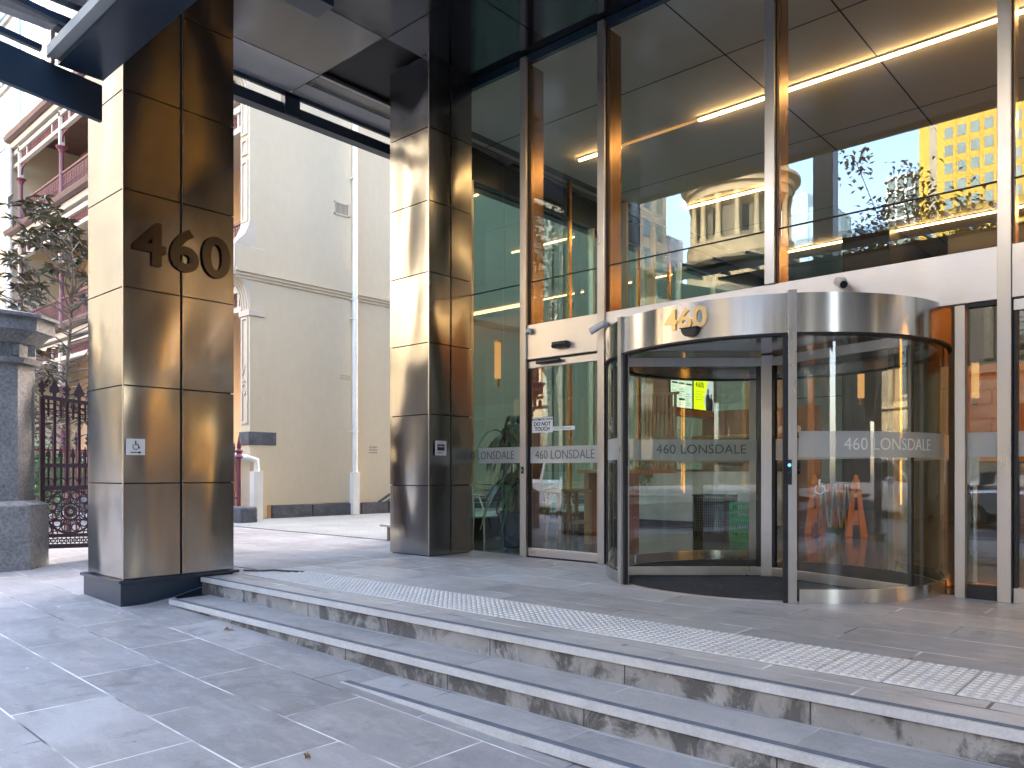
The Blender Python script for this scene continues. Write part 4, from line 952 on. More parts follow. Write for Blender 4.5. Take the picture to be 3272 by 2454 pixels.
# ------------------------------------------------------------------ lobby furniture
def stool():
    t=T('bar_stool','oak bar stool','stool',(0,0,0),'oak bar stools at the high table')
    t.p('seat',B().box(-.19,.19,-.17,.17,.70,.745),'timber',bev=.005)
    for x in (-.165,.165):
        for y in (-.145,.145): t.p('leg',B().box(x-.022,x+.022,y-.022,y+.022,0,.70),'timber')
    t.p('footrest',B().box(-.15,.15,-.16,-.13,.27,.31).box(-.15,.15,.13,.16,.27,.31).box(-.18,-.15,-.13,.13,.36,.40).box(.15,.18,-.13,.13,.36,.40),'timber')
    return t.o
s0=stool(); place(s0,(-6.98,8.62,.002),R(15),'left oak bar stool seen through the sliding door')
place(copy_tree(s0),(-6.52,8.72,.002),R(15),'oak bar stool beside the high table'); place(copy_tree(s0),(-6.75,9.75,.002),R(15),'oak bar stool in the second row behind')
t=T('high_table','tall oak slab table beside the bar stools','table',(-6.2,8.9,0)); t.p('top',B().box(-6.5,-5.75,8.55,9.9,.97,1.02),'timber'); t.p('end_panel',B().box(-6.42,-6.34,8.6,9.2,.003,.969).box(-6.2,-5.78,8.58,8.66,.003,.969),'timber'); t.p('end_panel',B().box(-6.42,-6.34,9.3,9.85,.003,.969),'timberd')
# planter
random.seed(5)
pc=(-6.60,7.36)
t=T('potted_plant','tall leafy plant in a glossy dark blue pot behind the left glass','plant',(pc[0],pc[1],0))
pot=t.p('pot',B().lathe((pc[0],pc[1],.003),[(.0001,.0),(.16,.0),(.16,.02),(.15,.03),(.165,.06),(.185,.3),(.22,.455),(.235,.47),(.23,.48),(.20,.46)],28),'pot',smooth=True)
t.p('soil',B().lathe((pc[0],pc[1],0),[(.0001,.45),(.205,.45)],20),'soil',parent=pot)
b=B(); l=B()
for i in range(9):
    a=random.uniform(0,6.28); r=random.uniform(.02,.12); h=random.uniform(.75,1.6)
    p=Vector((pc[0]+r*math.cos(a),pc[1]+r*math.sin(a),.45)); q=Vector((pc[0]+1.6*r*math.cos(a),pc[1]+1.6*r*math.sin(a),h)); b.tube([p,q],.014,7)
    for k in range(13):
        az=random.uniform(0,6.28); L=random.uniform(.36,.6); o=q+Vector((0,0,random.uniform(-.12,.08)))
        P_=[]; w=random.uniform(.045,.068); up=random.uniform(.35,1.15)
        for s_ in range(6):
            u=s_/5; P_.append((o+Vector((math.cos(az)*L*u*.75,math.sin(az)*L*u*.75,L*(up*u-1.35*u*u))),w*math.sin(math.pi*min(.97,max(.12,u**.8)))))
        side=Vector((-math.sin(az),math.cos(az),0)); n0=len(l.v)
        for c_,ww in P_: l.v+=[tuple(c_-side*ww),tuple(c_-Vector((0,0,ww*.4))),tuple(c_+side*ww)]
        for s_ in range(5): m=n0+s_*3; l.f+=[(m,m+1,m+4,m+3),(m+1,m+2,m+5,m+4)]
t.p('cane',b,'gold'); t.p('foliage',l,'leafp',smooth=True)
# cafe
t=T('cafe_counter','white marble fronted cafe counter across the lobby','counter',(-6.9,12.6,0))
t.p('front_panel',B().box(-8.3,-5.35,12.6,12.66,.1,1.0),'marble'); t.p('worktop',B().box(-8.3,-5.3,12.58,13.3,1.0,1.04),'dgrey'); t.p('plinth',B().box(-8.25,-5.4,12.68,13.2,.003,.1),'black'); t.p('side_panel',B().box(-5.41,-5.35,12.661,13.2,.1,1.0),'marble')
t=T('back_bar','warm timber back bar with shelf behind the cafe counter','cabinet',(-7,15,0))
t.p('cabinet',B().box(-8.25,-5.7,14.9,15.3,.003,.95),'timberd'); t.p('shelf',B().box(-8.25,-5.7,14.85,15.3,1.7,1.76).box(-5.76,-5.7,14.85,15.3,.951,1.699),'timber'); t.p('splashback',B().box(-8.25,-5.7,15.31,15.35,.95,2.3),'timberd')
for i,(x,w,h,lb) in enumerate(((-7.5,.5,.38,'dark coffee machine on the back bar under the menu screens'),(-6.7,.28,.5,'upright dark coffee grinder on the back bar'),(-6.2,.3,.3,'small dark appliance at the right end of the back bar'))):
    t=T('coffee_machine',lb,'coffee machine',(x,15,.95)); t.p('body',B().box(x-w/2,x+w/2,14.92,15.2,.951,.95+h*.45).box(x-w/2,x+w/2,15.05,15.2,.95+h*.45,.95+h).box(x-w/2,x+w/2,14.9,15.2,.95+h*.8,.95+h*1.02),'blackp',bev=.01); t.p('trim',B().box(x-w/2+.02,x+w/2-.02,14.89,14.899,.95+h*.84,.95+h*.92),'steel')
for k in range(3):
    x=-6.35+.16*k; o=mk('storage_jar',B().lathe((x,15,1.761),[(.0001,0),(.06,0),(.065,.08),(.05,.13),(.0001,.14)],14),'white',loc=(x,15,1.761),smooth=True); tag(o,'small white jar on the timber shelf above the back bar','jar','white jars on the cafe shelf')
t=T('slatted_screen','vertical timber slat screen at the left of the cafe counter','screen',(-8.1,12,0))
b=B()
for k in range(9): b.box(-8.22+k*.085,-8.18+k*.085,12.9,12.94,1.04,2.45)
t.p('slat',b,'timber'); t.p('top_rail',B().box(-8.25,-7.45,12.89,12.95,2.45,2.5),'timber')
# menu screens hung on timber bulkhead (facing +x)
XS_=-7.95
t=T('menu_bulkhead','timber framed bulkhead carrying the two menu screens','cabinet',(-8.1,13.9,2.6)); t.p('frame',B().box(-8.3,XS_,13.35,15.35,2.15,2.26).box(-8.3,XS_,13.35,15.35,2.95,3.05).box(-8.3,XS_,13.35,13.42,2.261,2.949).box(-8.3,XS_,15.27,15.35,2.261,2.949).box(-8.3,-8.0,13.43,15.26,2.261,2.949),'timber')
def screen(lb,y0,y1,m):
    t=T('menu_screen',lb,'screen',(XS_,(y0+y1)/2,2.6)); t.p('bezel',B().box(-7.999,XS_+.01,y0,y1,2.27,2.94),'blackp'); t.p('display',B().box(XS_+.0105,XS_+.013,y0+.02,y1-.02,2.29,2.92),m); return t
t=screen('pale green cafe menu screen with black headings',13.45,14.33,'scr1'); X_=XS_+.0142
t.p('writing',onface(textB('COUNTY CAFE',.075,.0004,.0008),(X_,13.89,2.865),(0,1,0)),'ink')
b=B()
for c in range(3):
    y=13.50+c*.28; b.box(X_,X_+.0004,y,y+.23,2.755,2.79)
    for r_ in range(9):
        if c==1 and r_==5: b.box(X_,X_+.0004,y,y+.23,2.44,2.475); continue
        if random.random()<.8: b.box(X_,X_+.0004,y,y+random.uniform(.1,.22),2.70-r_*.045,2.708-r_*.045)
t.p('writing',b,'ink')
t=screen('lime green advertising screen with two dark figures',14.36,15.24,'scr2')
t.p('writing',onface(textB('4.65%',.15,.0004,.003),(X_,14.63,2.80),(0,1,0)),'ink')
b=B()
for k in range(4): b.box(X_,X_+.0004,14.42,14.42+.4-.08*(k%2),2.66-k*.055,2.668-k*.055)
t.p('writing',b,'ink')
t.p('picture',B().add([(X_-.0003,15.0,2.92),(X_-.0003,15.22,2.92),(X_-.0003,15.22,2.29),(X_-.0003,14.88,2.29),(X_-.0003,14.8,2.5)],[(0,1,2,3,4)]),'scr3')
def silh(b,y,z0,s):
    b.add([(X_+.0006,y+p*s,z0+q*s) for p,q in ((-.11,0),(.11,0),(.12,.32),(.09,.4),(.03,.43),(.045,.5),(.03,.57),(-.03,.57),(-.045,.5),(-.03,.43),(-.09,.4),(-.12,.32))],[tuple(range(12))])
b=B(); silh(b,14.98,2.29,.8); silh(b,15.12,2.29,.62); t.p('figures',b,'ink')
t=T('hanging_banner','tall narrow white banner hanging right of the menu screens','banner',(-5.9,14,2.2)); t.p('cloth',B().box(-6.05,-5.85,13.2,13.205,1.75,3.0),'signw'); t.p('writing',B().box(-6.02,-5.9,13.197,13.1995,2.7,2.76).box(-6.02,-5.95,13.197,13.1995,2.55,2.62).box(-6.0,-5.9,13.197,13.1995,2.2,2.35),'inkb')
t=T('trailing_plant','bright green trailing plant at the left end of the counter','plant',(-7.9,12.6,1.04)); b=B()
for k in range(260):
    p=Vector((-7.95+random.gauss(0,.09),12.6-abs(random.gauss(0,.05)),1.1+random.gauss(0,.05)-abs(random.gauss(0,.12)))); leaf(b,p,Vector((random.uniform(-1,1),random.uniform(-1,0),random.uniform(-1,.4))),.07,.02)
t.p('foliage',b,'leafb'); t.p('pot',B().lathe((-7.95,12.72,1.041),[(.0001,0),(.05,0),(.065,.09),(.0001,.09)],12),'white')
# crates
def crate():
    t=T('milk_crate','green plastic milk crate','crate',(0,0,0),'stacked green milk crates')
    w,h=.185,.275
    b=B().box(-w,w,-w,w,0,.02)
    for z in (.03,.125,.235): 
        hh=.03
        b.box(-w,w,-w,-w+.012,z,z+hh).box(-w,w,w-.012,w,z,z+hh).box(-w,-w+.012,-w,w,z,z+hh).box(w-.012,w,-w,w,z,z+hh)
    for k in range(6):
        p=-w+k*(2*w-.014)/5; b.box(p,p+.014,-w+.001,-w+.011,0,h-.002).box(p,p+.014,w-.011,w-.001,0,h-.002).box(-w+.001,-w+.011,p,p+.014,0,h-.002).box(w-.011,w-.001,p,p+.014,0,h-.002)
    t.p('body',b,'green'); return t.o
c0=crate(); place(c0,(-5.0,10.5,.004),R(20),'lower green milk crate on the lobby floor'); place(copy_tree(c0),(-5.0,10.5,.282),R(20),'upper green milk crate on top of the stack')
t=T('mesh_basket','grey wire mesh bin in front of the marble counter','bin',(-5.7,10.9,0)); b=B(); x0,x1,y0,y1=-5.95,-5.42,10.75,11.15
for k in range(17):
    u=k/16; x=x0+(x1-x0)*u; b.bar((x,y0,.08),(x,y0,.62),.006,.006); y=y0+(y1-y0)*u; b.bar((x1,y,.08),(x1,y,.62),.006,.006); b.bar((x0,y,.08),(x0,y,.62),.006,.006)
for k in range(14):
    z=.08+.54*k/13; b.box(x0,x1,y0-.003,y0+.003,z-.003,z+.003).box(x1-.003,x1+.003,y0,y1,z-.003,z+.003)
t.p('mesh',b,'blackp'); t.p('rim',B().box(x0-.01,x1+.01,y0-.01,y0+.01,.62,.645).box(x0-.01,x1+.01,y1-.01,y1+.01,.62,.645).box(x0-.01,x0+.01,y0,y1,.62,.645).box(x1-.01,x1+.01,y0,y1,.62,.645),'dgrey'); t.p('base',B().box(x0,x1,y0,y1,.003,.08),'blackp'); t.p('liner',B().box(x0+.03,x1-.03,y0+.03,y1-.03,.09,.6),'grey')
# barriers
def aframe():
    t=T('barrier_stand','orange plastic barrier','barrier',(0,0,0),'orange plastic barrier stands in the lobby')
    for s in (-1,1): t.p('leg',B().add([(s*.03-.02,-.16,0),(s*.03+.02,-.16,0),(s*.03+.02,-.06,0),(s*.03-.02,-.06,0),(-.02,-.045,.85),(.02,-.045,.85),(.02,.0,.85),(-.02,.0,.85)],[(0,3,2,1),(4,5,6,7),(0,1,5,4),(1,2,6,5),(2,3,7,6),(3,0,4,7)]) if s<0 else B().add([(-.02,.06,0),(.02,.06,0),(.02,.16,0),(-.02,.16,0),(-.02,.0,.85),(.02,.0,.85),(.02,.045,.85),(-.02,.045,.85)],[(0,3,2,1),(4,5,6,7),(0,1,5,4),(1,2,6,5),(2,3,7,6),(3,0,4,7)]),'orangep')
    t.p('panel',B().box(-.012,.012,-.09,.09,.18,.4),'orangep'); t.p('knob',B().lathe((0,0,.85),[(.05,-.05),(.055,0),(.03,.05),(.035,.07),(.0001,.1)],12),'orangep',smooth=True)
    t.p('reflector',B().box(-.022,.022,-.035,.035,.6,.66),'white'); return t.o
a0=aframe(); place(a0,(-4.05,12.3,.003),R(130),'nearest orange plastic barrier stand, with a round knob')
place(copy_tree(a0),(-4.75,12.5,.003),R(130),'orange plastic barrier stand at the left of the folded barrier')
t=T('folding_barrier','folded lattice barrier with orange and white slats','barrier',(-4.4,12.45,0)); b=B(); b2=B()
for k in range(6):
    x=-4.68+.1*k; (b if k%2 else b2).bar((x,12.5-.03*k,.12),(x+.06,12.48-.03*k,.8),.012,.04,(0,1,0)); (b2 if k%2 else b).bar((x+.06,12.5-.03*k,.12),(x,12.48-.03*k,.8),.012,.04,(0,1,0))
t.p('slat',b,'orangep'); t.p('slat',b2,'white')
# sign stand
t=T('sign_stand','slim chrome sign stand on a round copper base behind the narrow right pane','sign stand',(-1.62,7.62,0))
t.p('base',B().lathe((-1.52,7.6,.003),[(.0001,.045),(.05,.03),(.19,.008),(.19,0)],28),'copper',smooth=True); t.p('pole',B().tube([(-1.52,7.6,.03),(-1.52,7.6,.87)],.018,10),'steel',smooth=True); t.p('holder',B().box(-1.59,-1.49,7.585,7.6,.87,1.30),'steel'); t.p('sheet',B().box(-1.582,-1.498,7.58,7.5845,.89,1.26),'signw')
# pendants
def pend(lb,x,y,z0,z1,w=.05,m='amber'):
    t=T('wall_lamp',lb,'lamp',(x,y,z0),'tall amber glass lamps in the lobby'); t.p('shade',B().box(x-w,x+w,y-w,y+w,z0,z1),m); t.p('bracket',B().box(x-w*.6,x+w*.6,y-w*.6,y+w*.6,z0-.12,z0-.001),'bronze'); t.p('cap',B().box(x-w-.01,x+w+.01,y-w-.01,y+w+.01,z1,z1+.03),'bronze')
def inv(u,v,t_):
    a=(u-1106)/1682.7; A=YAW; dx=(-math.sin(A)+math.cos(A)*a,math.cos(A)+math.sin(A)*a); return dx[0]*t_,dx[1]*t_,HC+(1022.2-v)/1682.7*t_
for lb,u,v0,v1,t_,w in (('tall amber lamp hanging beyond the potted plant',1075,818,740,11.3,.033),('amber lamp glowing behind the right side of the drum',1860,860,795,14.,.045),('tall amber lamp against the orange wall in the narrow right pane',2107,860,785,13.5,.05)):
    x,y,z0=inv(u,v0,t_); _,_,z1=inv(u,v1,t_); pend(lb,x,y,z0,z1,w)
for lb,x,y,z0,z1 in (('unseen tall amber glow bar added inside the glass wall for the column streaks',1.7,7.9,.6,4.6),('second unseen amber glow bar added further along for the column streaks',4.6,8.3,.6,4.6)): pend(lb,x,y,z0,z1,.055,'amber_streak')  # unseen glowing bars added to put orange streaks in the column
for lb,u,v in (('small round downlight glowing left of the drum post',1278,743),('small round downlight glowing right of its neighbour',1291,744)):
    x,y,z=inv(u,v,16); o=T('downlight',lb,'ceiling light',(x,y,z)); o.p('lens',B().lathe((x,y,z),[(.0001,0),(.08,0),(.09,.03)],16),'spot'); o.p('trim',B().lathe((x,y,z),[(.09,.0),(.11,.0),(.11,.04)],16),'white')
# copper and cream fins inside the lobby
BL=lambda u: 5.83 if u<1600 else 2.9
for lb,u,t_,w,m in (('copper edged vertical blade behind the sliding door glass',1230,13,.06,'copper'),('cream vertical blade behind the sliding door glass',1190,15,.1,'creamw'),('second cream vertical blade nearer the drum',1214,15.5,.1,'creamw'),('gold vertical blade seen over the head of the canopy',1404,15.5,.22,'gold'),('copper vertical blade between the gold blades',1378,15.2,.05,'copper'),('cream blade at the left of the tall pane',1350,14.,.1,'creamw'),
   ('broad amber blade seen through the right curved glass',1752,14,.1,'orange'),('olive gold blade behind the cafe, left one',1620,16.5,.2,'gold'),('wide olive gold blade at the right of the cafe',1642,14,.16,'gold'),('copper vertical blade at the right of the gold blade',1445,15.4,.05,'copper')):
    x,y,_=inv(u,1000,t_); t=T('lobby_blade',lb,'wall fin',(x,y,0)); t.p('panel',B().box(x-w/2,x+w/2,y-.03,y+.03,.003,BL(u)),m)
# ================================================================== ACROSS THE STREET (seen in the glass)
def winbox(t,name,b,mat,parent=None): return t.p(name,b,mat,parent=parent)
# mirrored image points: reflect about YM
YM=6.88
def inm(u,v,t_): x,y,z=inv(u,v,t_); return x,2*YM-y,z
ct=T('court_building','long sandstone court building with rusticated base across the road','building',(-20,-28,0))
Z0=-.1
ct.p('wall',B().box(-75,22,-40,-25,-1,10.6),'sandd')
b=B()
for r_ in range(9):
    z=-.4+r_*.62; off=(r_%2)*.7
    x=-75+off
    while x<22: b.box(x+.03,min(22,x+1.37),-25.001,-24.93,z+.03,z+.6); x+=1.4
ct.p('rusticated_block',b,'sand')
b=B(); pn=B(); ar=B()
for i in range(24):
    x=-72+i*3.9
    pn.box(x-.62,x+.62,-25.05,-24.92,1.4,3.9); b.box(x-.8,x+.8,-24.96,-24.84,3.9,4.1).box(x-.8,x+.8,-24.96,-24.8,1.2,1.4)
    b.lathe((0,0,0),[(0,0)],3) if 0 else None
    pn.box(x-.55,x+.55,-25.05,-24.9,6.2,8.9); b.box(x-.85,x+.85,-25.0,-24.75,8.95,9.2).box(x-.72,x-.55,-25,-24.85,6.1,8.9).box(x+.55,x+.72,-25,-24.85,6.1,8.9).box(x-.85,x+.85,-25,-24.75,5.95,6.1)
    b.tube([(x-1.5,-24.85,5.9),(x-1.5,-24.85,9.6)],.2,10)
ct.p('window_surround',b,'sand'); 
ct.p('window',pn,'carg')
ct.p('cornice',B().box(-75,22,-25.0,-24.4,9.7,10.1).box(-75,22,-25.2,-24.55,10.1,10.5).box(-75,22,-25.0,-24.7,5.3,5.7).box(-75,22,-25.3,-24.8,10.5,11.1),'sand')
# rotunda
rt=T('rotunda','domed sandstone rotunda ringed by columns rising behind the court building','building',(-40,-70,0))
cx,cy,_=inm(1598,500,88.); r_=5.2
rt.p('drum',B().lathe((cx,cy,0),[(r_*.8,0),(r_*.8,32)],40),'sandx'); rt.p('podium',B().lathe((cx,cy,0),[(r_*1.12,0),(r_*1.12,23.6),(r_*1.22,23.9),(r_*1.22,24.5),(r_*1.12,24.6),(r_*1.12,26.2),(r_*.8,26.3)],48),'sandr')
for k in range(16):
    a=k*2*math.pi/16; x,y=cx+r_*math.cos(a),cy+r_*math.sin(a)
    rt.p('column',B().lathe((x,y,26.3),[(.42,0),(.42,.35),(.30,.5),(.26,4.3),(.30,4.4),(.42,4.75),(.42,4.9)],12),'sandr',smooth=True)
    a2=a+math.pi/16; x,y=cx+r_*.8*math.cos(a2),cy+r_*.8*math.sin(a2)
    if k%2==0:
        w=B().box(-.38,.38,-.05,.08,27.2,30); w.rot((0,0),a2+math.pi/2); w.v=[(p[0]+x,p[1]+y,p[2]) for p in w.v]; rt.p('window',w,'carg')
rt.p('entablature',B().lathe((cx,cy,31.2),[(r_*.78,0),(r_*1.08,0),(r_*1.08,.8),(r_*1.14,.9),(r_*1.14,1.5),(r_*1.25,1.8),(r_*1.25,2.15),(r_*1.05,2.3),(r_*1.0,3.0)],56),'sandr',smooth=True)
rt.p('dome',B().lathe((cx,cy,34.1),[(r_*1.02*math.cos(R(a)),r_*.95*math.sin(R(a))) for a in range(0,91,6)][:-1]+[(.001,r_*.96)],48),'sandr',smooth=True)
# dome's drum wing roof
rt.p('roof_ribs',B().prism([(-cx*0,0),(0,0),(0,0)],'z',0,.01) if 0 else B().box(cx-16,cx-5,cy+2,cy+14,18,22.5),'dgrey')
# yellow tower
x,y,_=inm(2118,400,150)
yt=T('yellow_tower','tall sunlit yellow office tower with grids of square windows','building',(x,y,0))
W=27; x0=x-W*.40; 
yt.p('wall',B().box(x0,x0+W*1.6,y-20,y,0,120),'yellow')
b=B(); w2=B()
for i in range(16):
    for j in range(33):
        xx=x0+4.6+i*2.3; z=4+j*3.5
        if xx<x0+W*1.6-1: b.box(xx,xx+1.45,y-.02,y+.05,z,z+2.1); w2.box(xx+1.6,xx+2.05,y,y+.35,z-1,z+2.5)
yt.p('window',b,'glassd'); yt.p('pier',w2,'yellow'); yt.p('recess_shade_strip',B().box(x0+1.9,x0+3.2,y-.02,y+.06,0,118),'sandd')  # flat dark strip painted as the shade of a recess
# white framed tower
x,y,_=inm(1962,400,190)
wt=T('white_frame_tower','distant tower of pale green glass in white frames','building',(x,y,0))
zt=inm(1962,372,190)[2]
wt.p('wall',B().box(x-5,x+6,y-10,y,0,zt-1),'glassd'); b=B()
for i in range(6): b.box(x-5+i*2.1,x-4.5+i*2.1,y,y+.4,0,zt)
for j in range(28): b.box(x-5,x+6,y,y+.3,zt-1-j*3.4,zt-.4-j*3.4)
wt.p('frame',b,'towerw')
# blue glass tower
x,y,_=inm(1735,450,170); zt=inm(1735,418,170)[2]
bt=T('blue_glass_tower','stepped blue glass tower with roof antennas','building',(x,y,0))
bt.p('wall',B().box(x-7,x+1,y-14,y,0,zt).box(x+1,x+5.5,y-14,y-1,0,zt-3).box(x-12,x-7,y-14,y-1.5,0,zt-5),'glassb'); b=B()
for k in range(12): b.box(x-7+k*.72,x-6.9+k*.72,y,y+.12,0,zt)
for k in range(20): b.box(x-7,x+1,y,y+.1,zt-k*4-.2,zt-k*4)
bt.p('mullion',b,'towerw'); bt.p('antenna',B().box(x-4,x-3.9,y-4,y-3.9,zt,zt+5).box(x-2,x-1.9,y-4,y-3.9,zt,zt+3).box(x+3,x+3.1,y-4,y-3.9,zt-3,zt+1).box(x-6,x-5,y-6,y-4,zt,zt+1.2),'towerw')
# grey office blocks at the left of the mirror
x,y,_=inm(1262,500,95); zt=inm(1262,452,95)[2]
gb=T('grey_office_block','grey office block with bands of dark windows across the road','building',(x,y,0))
gb.p('wall',B().box(x-9,x+2.2,y-20,y,0,zt),'towerw'); b=B()
for j in range(12): b.box(x-9.1,x+2.3,y-.02,y+.1,zt-2.4-j*3.1,zt-.8-j*3.1)
gb.p('window_band',b,'glassd')
x,y,_=inm(1180,500,120); gb=T('dark_office_tower','dark blue glazed office tower left of the grey block','building',(x,y,0)); gb.p('wall',B().box(x-12,x+4,y-20,y,0,55),'glassb'); b=B()
for j in range(16): b.box(x-12.1,x+4.1,y-.02,y+.1,2+j*3.4,3.2+j*3.4)
gb.p('window_band',b,'dgrey')
# unseen street blocks, placed and toned for their reflections in metal and glass
t=T('stone_office_building','sandstone office building further along the street','building',(38,-45,0)); t.p('wall',B().box(26,60,-70,-26,0,34),'sandd'); b=B()
for i in range(14):
    for j in range(9): b.box(27+i*2.3,28.4+i*2.3,-26.02,-25.9,2+j*3.5,4.2+j*3.5)
t.p('window',b,'glassd')
t=T('west_reflection_block','unseen golden stone block down the street, shaped for the column reflections','building',(-100,-45,0)); t.p('wall',B().box(-125,-80,-70,-17.5,0,60),'stonee'); b=B()  # unseen block raised to cover sky in the column-front reflection
for i in range(16):
    for j in range(16): b.box(-80.02,-79.9,-66+i*2.9,-64.4+i*2.9,2+j*3.5,4.2+j*3.5)
t.p('window',b,'glassd')
for nm,lb,bx,cl in (('street_end_reflection_block','unseen golden stone block added at the western street end for the column reflections',(-112,-96,-26,12,55),'stonee'),('rear_reflection_block','unseen warm stone block added behind the court for golden column reflections',(-92,-53,-75,-44,45),'stonee'),('east_reflection_block','unseen brown stone block added at the eastern street end to cover mirrored sky',(80,96,-30,6,40),'sandd')):  # unseen blocks added to replace mirrored sky with stone tones
    t=T(nm,lb,'building',((bx[0]+bx[1])/2,(bx[2]+bx[3])/2,0)); t.p('wall',B().box(bx[0],bx[1],bx[2],bx[3],0,bx[4]),cl); b=B(); xf=bx[1] if bx[0]<0 else bx[0]
    for i in range(int((bx[3]-bx[2])/3)):
        for j in range(int(bx[4]/3.6)-1): b.box(xf-.05,xf+.05,bx[2]+1+i*3,bx[2]+2.4+i*3,2+j*3.6,4.1+j*3.6)
    t.p('window',b,'glassd')
# street trees
random.seed(21)
def street_tree(lb,x,y,h0,hc,rad,mat,n,fill=1.):
    z0=gz(x); t=T('street_tree',lb,'tree',(x,y,z0)); b=B(); l=B(); top=Vector((x,y,z0+h0))
    limb(b,(x,y,z0),top,.2,.13,9,.08,6)
    for k in range(16):
        a=random.uniform(0,6.28); e=top+Vector((math.cos(a)*rad*random.uniform(.4,1),math.sin(a)*rad*random.uniform(.4,1),random.uniform(.3,hc)))
        P_=limb(b,top-Vector((0,0,random.uniform(0,h0*.25))),e,.07,.02,5,.2,4)
        for q in range(6):
            e2=e+Vector([random.gauss(0,.5) for _ in range(3)]); b.tube([P_[random.randint(2,4)],e2],.014,3)
            for m in range(int(n/96)):
                c=e2+Vector([random.gauss(0,.28) for _ in range(3)]); leaf(l,c,Vector([random.uniform(-1,1) for _ in range(3)]),random.uniform(.12,.22),.06)
    t.p('trunk',b,'bark'); t.p('crown',l,mat)
x,y,_=inm(1965,450,24.); street_tree('sparse street tree with brown leaves at the kerb, mirrored against the sky',x,y,6.0,3.4,3.4,'leafa',7500)
x,y,_=inm(1190,560,23.); street_tree('fuller street tree with yellow green leaves, mirrored beside the sliding door',x,y,4.6,4.0,1.8,'leafa',3400)
street_tree('street tree at the far kerb in front of the court',-11,-18.6,5,3.5,2.2,'leafa',2200)
street_tree('street tree at the far kerb opposite the revolving door',-2.5,-18.6,5,3.5,2.2,'leafa',1800)
# cars
def car(mat,lb):
    t=T('parked_car',lb,'car',(0,0,0),'cars on the road')
    prof=[(-2.2,.32),(-2.22,.62),(-2.1,.88),(-1.5,.95),(-.95,1.0),(.75,1.0),(1.45,.92),(2.1,.74),(2.2,.55),(2.18,.32)]
    W_=.88; b=B()
    for i,(wf) in enumerate((1.,)): 
        n=len(prof); V=[(x,-W_,z) for x,z in prof]+[(x,W_,z) for x,z in prof]; b.add(V,[tuple(range(n)),tuple(range(n,2*n))[::-1]]+[(i,n+i,n+(i+1)%n,(i+1)%n) for i in range(n)])
    bd=t.p('body',b,mat,bev=.09,smooth=True)
    gh=[(-1.75,.96),(-1.25,1.38),(-.4,1.46),(.35,1.42),(1.15,.98)]; n=len(gh)
    wv=[.82,.64,.62,.64,.8]
    V=[(x,-w,z) for (x,z),w in zip(gh,wv)]+[(x,w,z) for (x,z),w in zip(gh,wv)]
    t.p('window',B().add(V,[tuple(range(n)),tuple(range(n,2*n))[::-1]]+[(i,n+i,n+(i+1)%n,(i+1)%n) for i in range(n)]),'carg',bev=.03)
    rf=[(-1.2,1.385),(-.4,1.465),(.33,1.43),(.33,1.46),(-.4,1.5),(-1.2,1.42)]
    b=B().prism(rf,'y',-.6,.6)
    for s in (-1,1): b.bar((-1.22,s*.64,1.39),(-1.72,s*.8,.99),.05,.05); b.bar((.36,s*.64,1.43),(1.12,s*.8,.98),.05,.05); b.bar((-.2,s*.635,1.45),(-.15,s*.84,.98),.06,.04); b.bar((-1.22,s*.63,1.4),(.36,s*.63,1.44),.05,.04)
    t.p('roof',b,mat)
    for x in (-1.35,1.38):
        for s in (-1,1):
            w=t.p('wheel',B().tube([(x,s*.70,.32),(x,s*.90,.32)],.32,20),'black',smooth=True); t.p('rim',B().tube([(x,s*.89,.32),(x,s*.912,.32)],.2,14),'steel',parent=w)
    for s in (-1,1): t.p('headlight',B().box(2.08,2.19,s*.55-.14,s*.55+.14,.60,.70),'signw',bev=.02); t.p('tail_light',B().box(-2.235,-2.15,s*.6-.16,s*.6+.16,.68,.78),'redl',bev=.02); t.p('mirror',B().box(.55,.7,s*.9-.1,s*.9+.1,.98,1.1),mat,bev=.03)
    t.p('grille',B().box(2.19,2.225,-.4,.4,.45,.6),'blackp'); t.p('number_plate',B().box(-2.245,-2.22,-.2,.2,.52,.62),'signw')
    return t.o
MT['redl']=emit('red_tail_light',(1,.03,.03),.1)
cw_=car('carw','white hatchback on the road, mirrored in the sliding door')
def pc_(o,x,y,rz,lb=None,sx=1): place(o,(x,y,gz(x)-.145),rz,lb); o.rotation_euler=(0,R(1.7),rz)
x,y,_=inm(1225,1050,19.5); pc_(cw_,x,y,0,'white hatchback on the road, mirrored in the sliding door')
x,y,_=inm(1760,1090,20.); o=copy_tree(cw_); pc_(o,x,y,0,'white hatchback mirrored in the right curved glass')
ck=car('cark','black car parked at the far kerb'); x,y,_=inm(1930,1080,22.); pc_(ck,x-.3,y-2.5,0,'black car mirrored behind the orange barriers')
cs=car('cars','silver car'); x,y,_=inm(2150,1090,20.); pc_(cs,x+1,y,0,'silver car mirrored in the narrow right pane')
x,y,_=inm(1400,1110,22.); pc_(copy_tree(cs),x,y,0,'silver car with red tail lights mirrored left of the crates')
